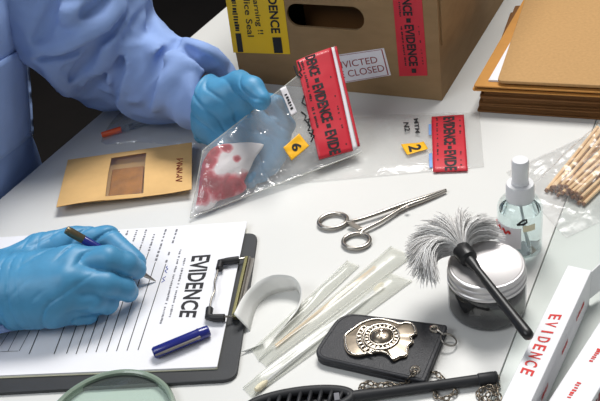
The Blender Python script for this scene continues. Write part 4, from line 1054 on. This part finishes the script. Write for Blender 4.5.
# ================================================================== the person
def body_frame(P):
    r = P - LP; return r @ TT, r @ NN, r[..., 2]
hk = [-.32, 0, .2, .32]
def torso(P, grow=0.0, h0=-.30, h1=.325):
    s, w, h = body_frame(P)
    cs = np.interp(h, hk, [-.113, -.113, -.098, -.092]); cw = np.interp(h, hk, [-.162, -.144, -.088, -.060])
    rx = np.interp(h, [-.3, -.1, .1, .22, .30, .34], [.19, .185, .178, .172, .14, .09]) + grow; ry = np.interp(h, [-.3, 0, .2, .30, .34], [.135, .122, .118, .09, .06]) + grow
    q = np.sqrt(((s - cs) / rx) ** 2 + ((w - cw) / ry) ** 2); d = (q - 1) * ry
    d = smax(d, h - h1, .05); return smax(d, h0 - h, .01)
SHL, SHR = tp(.045, -.065, .285), tp(-.255, -.065, .285)
ELL_, MIDL = at(108, 60, .074), at(80, 0, .172)
WRL = at(204, 106, .064)
CUFFL = at(212, 92, .070)
WRR = at(-14, 289, .043)
ELR = (SHR + WRR) / 2 + np.array([-.11, -.10, -.075])
# --- writing hand
def H(*a): return at(*a)
RP = dict(w=H(-22, 292, .043), mcp=[H(74, 262, .060), H(68, 280, .057), H(62, 297, .045), H(54, 311, .032)])
RF = [([RP['mcp'][0], H(108, 259.5, .060), H(126, 264.5, .049), H(136, 269, .038)], [.0145, .0128, .0114, .0102]),
      ([RP['mcp'][1], H(106, 284, .046), H(124, 288.5, .033), H(128, 292, .024)], [.0142, .0118, .0106, .0098]),
      ([RP['mcp'][2], H(94, 300, .036), H(107, 302.5, .025), H(101, 305, .0185)], [.0136, .0114, .0104, .0096]),
      ([RP['mcp'][3], H(76, 312, .026), H(87, 313, .0190), H(80, 315, .0178)], [.0130, .0115, .0104, .0095]),
      ([H(40, 252, .044), H(74, 241, .045), H(107, 239, .042), H(135, 262, .028)], [.0185, .0145, .0130, .0108])]
def hand(P, w, wr, mcps, mr, fingers, kp=.014):
    d = None
    for q, r in zip(mcps, mr):
        c = cap(P, w, q, wr, r); d = c if d is None else smin(d, c, kp)
    d = smin(d, cap(P, w, fingers[-1][0][0], wr * .8, fingers[-1][1][0]), kp)
    f = None
    for pts, rs in fingers[:-1]:
        c = chain(P, pts, rs, .004); f = c if f is None else smin(f, c, .0008)
    th = chain(P, *fingers[-1], .004)
    d = smin(d, f, .004); return smin(d, th, .004)
def glove_r(P):
    d = hand(P, RP['w'], .0305, RP['mcp'], [.017, .0165, .0155, .0145], RF)
    d = smin(d, cap(P, H(0, 299, .038), H(50, 296, .038), .028, .026), .012)
    ax = nrm(RP['mcp'][1] - RP['w']); q = (P - RP['w']) @ ax
    n = vnoise(P, 38, 51) ; n2 = vnoise(P, 90, 52)
    f = np.clip(1 - (q - .015) / .055, 0, 1)
    rid = (1 - np.abs(np.sin((q + n * .005) * np.pi / .0095))) ** 3
    d = d + .0028 * f * rid - .0008 * f * n
    g = np.clip((q - .03) / .03, 0, 1) * np.clip((.13 - q) / .02, 0, 1)
    dirn = nrm(RP['mcp'][0] - RP['mcp'][3]); y = (P - RP['mcp'][3]) @ dirn
    d = d + .0028 * g * (1 - np.abs(np.sin((q * .75 - y * .65 + n * .006) * np.pi / .0125))) ** 3 * np.clip(.6 + n, 0, 1) - .0004 * n2
    dp = cap(P, p0, p1, .0026, .0048); d = smax(d, -dp, .0012); d = np.maximum(d, TZ + .0074 - P[..., 2])
    end = (RP['w'] + ax * .012 - P) @ ax
    return smax(d, end, .002)
# --- left hand round the bag
def ub(px, py, r):
    u, v = bag_uv(px, py); p = bag_mid(u, v) - bag_nrm(u, v) * (bag_half(u, v) * .6 + r + .0035)
    if p[2] < TZ + r + .001: p[2] = TZ + r + .001
    return p
LW = WRL + np.array([-.012, .006, 0])
LMr = [.0165, .016, .015, .014]
LM = [ub(252, 94, .015), ub(250, 112, .015), ub(246, 128, .014), ub(238, 142, .013)]
LF = [([LM[0], ub(278, 102, .012), ub(288, 120, .011), ub(284, 134, .010)], [.0145, .0125, .0112, .0100]),
      ([LM[1], ub(275, 122, .012), ub(283, 142, .011), ub(276, 156, .010)], [.0145, .0125, .0112, .0100]),
      ([LM[2], ub(266, 140, .012), ub(273, 158, .0105), ub(264, 170, .0095)], [.0140, .0120, .0108, .0096]),
      ([LM[3], ub(254, 154, .0105), ub(260, 168, .0095), ub(252, 178, .0090)], [.0130, .0110, .0098, .0090]),
      ([H(222, 97, .084), H(239, 83.5, .100), H(252, 88.5, .104), H(261, 100, .096)], [.0190, .0145, .0130, .0112])]
def glove_l(P):
    d = hand(P, LW, .032, LM, LMr, LF)
    d = smin(d, cap(P, H(216, 104, .074), H(238, 98, .082), .030, .020), .012)
    ax = nrm(LM[1] - LW); q = (P - LW) @ ax; n = vnoise(P, 38, 53); n2 = vnoise(P, 90, 54)
    dirn = nrm(LM[0] - LM[3]); y = (P - LM[3]) @ dirn
    d = d + .0020 * (1 - np.abs(np.sin((q * .5 + y * .8 + n * .008) * np.pi / .015))) ** 3 * np.clip(.6 + n, 0, 1) - .0004 * n2
    end = (LW + ax * .018 - P) @ ax
    lip = np.abs(np.abs(end) - .0) ; d = d - .0016 * np.exp(-((q - .0198) / .002) ** 2)
    return smax(d, end, .002)
def bounds(pts, m): P = np.array(pts); return P.min(0) - m, P.max(0) + m
# --- sleeves
SLp = [SHL, MIDL, ELL_, lerp(ELL_, CUFFL, .5), CUFFL]; SLr = [.078, .072, .056, .049, .0475]
CUFA = nrm(CUFFL - ELL_); CUFFL = CUFFL + CUFA * .007; SLp[-1] = CUFFL; CUFN = nrm(CUFA + .30 * (UP + np.array([0, 1.0, 0])))
def sleeve_base(P): 
    d = chain(P, SLp, SLr, .03); d = smin(d, cap(P, at(36, 36, .15), at(84, 66, .085), .040, .036), .03); return smax(d, (P - CUFFL - CUFA * .004) @ CUFN, .006)
_f = []
def fold(px, depth, r, kind):
    px = smooth_path([np.array(q, float) for q in px], 5); pts = [trace(sleeve_base, x, y, .6, 1.6) for x, y in px]
    j = [np.linalg.norm(a - b) for a, b in zip(pts, pts[1:])]; cut = next((i for i, q in enumerate(j) if q > .03), len(j)); pts = pts[:cut + 1]
    if len(pts) < 3: return
    vd = [nrm(CAM - p) for p in pts]
    _f.append((kind, [p + v * depth for p, v in zip(pts, vd)], r))
for px in ([(36, 52), (52, 49), (66, 43), (90, 31), (110, 18), (120, 4)], [(140, 14), (133, 32), (126, 62), (122, 92)], [(150, 44), (166, 58), (196, 66)], [(70, 92), (60, 78), (48, 66)], [(104, 22), (108, 44), (100, 66), (88, 88)], [(184, 44), (204, 54), (222, 62)], [(152, 108), (164, 92), (176, 74), (186, 62)], [(60, 8), (68, 14), (84, 4)]):
    fold(px, -.0035, .012, 1)
for px in ([(38, 59), (56, 56), (74, 52), (96, 42), (114, 28), (124, 14)], [(54, -2), (51, 14), (44, 30), (36, 42)], [(125, 54), (121, 68), (117, 84), (111, 104)], [(178, 40), (164, 56), (150, 74), (136, 96)], [(186, 50), (202, 61), (214, 68)], [(96, 44), (86, 62), (70, 78)], [(140, 112), (150, 96), (158, 80)], [(84, 98), (94, 84), (104, 70)], [(82, 14), (96, 8), (108, -4)]):
    fold(px, .0012, .0072, -1)
def sleeve_l(P):
    wp = P + .02 * np.stack([vnoise(P, 14, 67), vnoise(P, 14, 68), vnoise(P, 14, 69)], -1)
    d = sleeve_base(P) - .0046 * (1 - 2.6 * np.abs(vnoise(wp * np.array([1, 1.0, .6]), 17, 61))) - .0024 * (1 - 2.5 * np.abs(vnoise(wp, 38, 62)))
    for kd, pts, r in _f:
        c = chain(P, pts, [r * (.35 + .65 * math.sin(math.pi * (i + .3) / (len(pts) - .4)) ** .6) for i in range(len(pts))], .004)
        d = smin(d, c, .007) if kd > 0 else smax(d, -c, .0055)
    hole = cap(P, CUFFL + CUFA * .008, CUFFL + CUFA * .04, .034, .034); d = smax(d, -hole, .003)
    return np.maximum(d, TZ + .0125 - P[..., 2])
WAX = nrm(RP['mcp'][1] - RP['w'])
SRN = nrm(WAX + .45 * UP + .3 * np.array([0, 1.0, 0]))
SRp = [SHR, ELR, RP['w'] + WAX * .020]; SRr = [.078, .062, .043]
def sleeve_r(P):
    d = chain(P, SRp, SRr, .03); d = smax(d, (P - SRp[2] - WAX * .003) @ SRN, .006)
    d = d + .004 * vnoise(P, 22, 63) + .0015 * vnoise(P, 50, 64)
    d = smax(d, -cap(P, SRp[2] - WAX * .03, SRp[2] + WAX * .03, .037, .037), .003)
    return np.maximum(d, TZ + .0078 - P[..., 2])
def coat(P):
    d = torso(P, .014); d = smin(d, cap(P, SHL, lerp(SHL, MIDL, .25), .078, .076), .03); d = smin(d, cap(P, SHR, lerp(SHR, ELR, .25), .078, .074), .03)
    n = vnoise(P * np.array([1, 1, .35]), 16, 65); d = d + .0035 * n + .0012 * vnoise(P, 34, 66)
    neck = cap(P, tp(-.10, -.04, .26), tp(-.10, .0, .42), .062, .066); d = smax(d, -neck, .01)
    return d
HC = tp(-.100, .012, .475); hf = nrm(NN * .85 - UP * .5); hu = nrm(UP * .85 + NN * .5); hs_ = TT
def head(P):
    d = ell(P, HC, [hs_, hf, hu], [.074, .095, .112]); d = smin(d, ell(P, HC + hf * .045 - hu * .055, [hs_, hf, hu], [.052, .050, .055]), .03)
    d = smin(d, cap(P, HC + hf * .093 + hu * .012, HC + hf * .114 - hu * .022, .008, .013), .012)
    for s in (-1, 1):
        d = smax(d, -cap(P, HC + hf * .106 + hu * .012 + hs_ * .031 * s, HC + hf * .106 + hu * .012 + hs_ * .036 * s, .013, .013), .012)
        d = smin(d, ell(P, HC + hs_ * .076 * s - hu * .008 - hf * .005, [hs_, hf, hu], [.008, .018, .030]), .008)
    return d
KN = [tp(-.24, .26, -.20), tp(-.02, .26, -.20)]; HP_ = [tp(-.22, -.13, -.19), tp(-.05, -.13, -.19)]; AN = [tp(-.25, .20, -.66), tp(-.01, .20, -.66)]; TO = [tp(-.26, .33, -.71), tp(.0, .33, -.71)]
def body(P):
    d = torso(P, -.010, -.30, .31); d = smin(d, cap(P, tp(-.10, -.045, .27), HC - hu * .05, .056, .05), .03); d = smin(d, head(P), .02)
    d = smin(d, chain(P, [SHL, MIDL, ELL_, CUFFL - CUFA * .012], [.050, .042, .024, .016], .02), .03); d = smin(d, chain(P, [SHR, ELR, RP['w']], [.056, .044, .028], .02), .03)
    d = smin(d, cap(P, CUFFL - CUFA * .012, LM[1], .016, .010), .02); d = smin(d, cap(P, RP['w'], RP['mcp'][1], .024, .010), .02)
    for k in (0, 1): d = smin(d, chain(P, [HP_[k], KN[k], AN[k]], [.075, .052, .036], .03), .03); d = smin(d, cap(P, AN[k] + UP * .01 - UP * .03, TO[k] + UP * .01, .034, .024), .02)
    return d
def pose_bounds(): return bounds([tp(-.42, -.3, -.745), tp(.2, .4, .64), ELR, WRL, RP['mcp'][1]], .075)
lo, hi = pose_bounds(); lo[2] = max(lo[2], .004)
pm = nets(body, lo, hi, .011)
person = pm.build('person', 'skin', None, smooth='all')
tag(person, 'person in blue coat and gloves writing on a form while holding up a bag', 'person')
lo, hi = bounds([tp(-.36, -.33, -.30), tp(.12, .08, .33), SHL, SHR], .10); lo[2] = TZ - .31
cm = nets(coat, lo, hi, .0085).build('lab_coat', 'coat', person, smooth='all')
lo, hi = bounds(SLp, .095); nets(sleeve_l, lo, hi, .0033).build('sleeve', 'coat', cm, smooth='all')
lo, hi = bounds(SRp, .09); nets(sleeve_r, lo, hi, .0055).build('sleeve', 'coat', cm, smooth='all')
m = MB(); PQ = [(-40, 84), (27, 45), (33, 134), (-26, 178)]
def pocket(a, b):
    q = bil([np.array(p, float) for p in PQ], a, b); p = trace(coat, q[0], q[1], .6, 1.8); return p + nrm(CAM - p) * .0022
m.grid(pocket, [i / 16 for i in range(17)], [i / 16 for i in range(17)])
pk = m.build('pocket', 'coat', cm, smooth='all'); sm = pk.modifiers.new('thick', 'SOLIDIFY'); sm.thickness = .0022; sm.offset = -1
allr = [p for f in RF for p in f[0]] + [RP['w']]; lo, hi = bounds(allr, .045)
nets(glove_r, lo, hi, .00125).build('glove', 'glove', person, smooth='all', label='blue glove on the writing hand')
alll = [p for f in LF for p in f[0]] + [LW]; lo, hi = bounds(alll, .048)
nets(glove_l, lo, hi, .0014).build('glove', 'glove', person, smooth='all', label='blue glove holding the evidence bag')
def trous(P):
    d = None
    for k in (0, 1):
        c = chain(P, [HP_[k], KN[k], AN[k]], [.088, .066, .055], .03); d = c if d is None else smin(d, c, .03)
    d = smin(d, torso(P, -.004, -.30, -.13), .03); return smax(d + .004 * vnoise(P, 20, 71), TZ - .67 - P[..., 2], .004) if False else np.maximum(d + .004 * vnoise(P, 20, 71), .075 - P[..., 2])
lo, hi = bounds([tp(-.36, -.3, -.70), tp(.1, .36, -.08)], .06); lo[2] = .06
nets(trous, lo, hi, .012).build('trousers', 'cloth', person, smooth='all')
for k in (0, 1):
    f = lambda P, k=k: np.maximum(cap(P, AN[k] - UP * .04 - NN * .03, TO[k] - UP * .0, .043, .036), .002 - P[..., 2]); lo, hi = bounds([AN[k] - UP * .04, TO[k]], .08); lo[2] = -.01
    nets(f, lo, hi, .008).build('shoe', 'shoe', person, smooth='all')
hairf = lambda P: np.maximum(ell(P, HC + hu * .012 - hf * .006, [hs_, hf, hu], [.082, .102, .116]), -smax(((P - HC) @ hf - .055) * -1, ((P - HC) @ hu - .055), .02))
hairf = lambda P: smax(ell(P, HC + hu * .010 - hf * .008, [hs_, hf, hu], [.083, .102, .114]), ((P - HC) @ nrm(hf * .8 - hu * .6)) - .018, .015) + .002 * vnoise(P, 60, 73)
lo, hi = bounds([HC], .14); nets(hairf, lo, hi, .006).build('hair', 'hair', person, smooth='all')
for s in (-1, 1):
    c = HC + hf * .086 + hu * .012 + hs_ * .033 * s; e = MB().lathe([(.0, -.011), (.0078, -.0078), (.011, 0), (.0078, .0078), (0, .011)], c, hf, 16).build('eye', 'eyew', person, smooth='all')
    MB().lathe([(0, .0098), (.004, .0100), (0, .0116)], c, hf, 14).build('iris', 'iris', e, smooth='all')
MB().tube([HC + hf * (.092 - .006 * abs(x)) - hu * .058 + hs_ * .022 * x for x in (-1, -.5, 0, .5, 1)], [.002, .005, .0055, .005, .002], 8).build('lips', 'lip', person, smooth='all')
# stool under the person
sc_ = tp(-.13, -.16, 0); st = thing('stool', 'round dark stool the person in the blue coat sits on', 'stool', [sc_[0], sc_[1], 0])
MB().lathe([(0, .40), (.17, .40), (.18, .41), (.18, .435), (.16, .445), (0, .445)], [sc_[0], sc_[1], 0], UP, 40).build('seat', 'bplast', st, smooth=True)
for a in range(4):
    a = a * math.pi / 2 + .6; d = np.array([math.cos(a), math.sin(a), 0]); b = np.array([sc_[0], sc_[1], 0]); MB().tube([b + d * .21 + UP * .0, b + d * .12 + UP * .40], .013, 12).build('leg', 'darkmetal', st, smooth=True)

# ================================================================== light
w = bpy.data.worlds.new('room'); S.world = w; w.use_nodes = True
bg = w.node_tree.nodes['Background']; bg.inputs['Color'].default_value = (.94, .97, 1.0, 1); bg.inputs['Strength'].default_value = .24
def area(name, loc, aim, sx, sy, e, col):
    l = bpy.data.lights.new(name, 'AREA'); l.shape = 'RECTANGLE'; l.size = sx; l.size_y = sy; l.energy = e; l.color = col
    o = bpy.data.objects.new(name, l); COL.objects.link(o); o.location = loc
    o.rotation_euler = (Vector(aim) - Vector(loc)).to_track_quat('-Z', 'Y').to_euler(); return o
area('ceiling_softbox', (.32, 1.40, TZ + 1.50), (.03, .8, TZ), 0.8, .5, 30, (1, .98, .95))
area('fill_light', (-.95, .15, TZ + 1.15), (0, .8, TZ), .8, .6, 8.0, (.92, .96, 1))  # added fill lamp without a real source, brightens the left-facing sides
S.view_settings.view_transform = 'Standard'; S.view_settings.look = 'None'; S.view_settings.gamma = 1; S.view_settings.use_curve_mapping = False
S.view_settings.exposure = .04
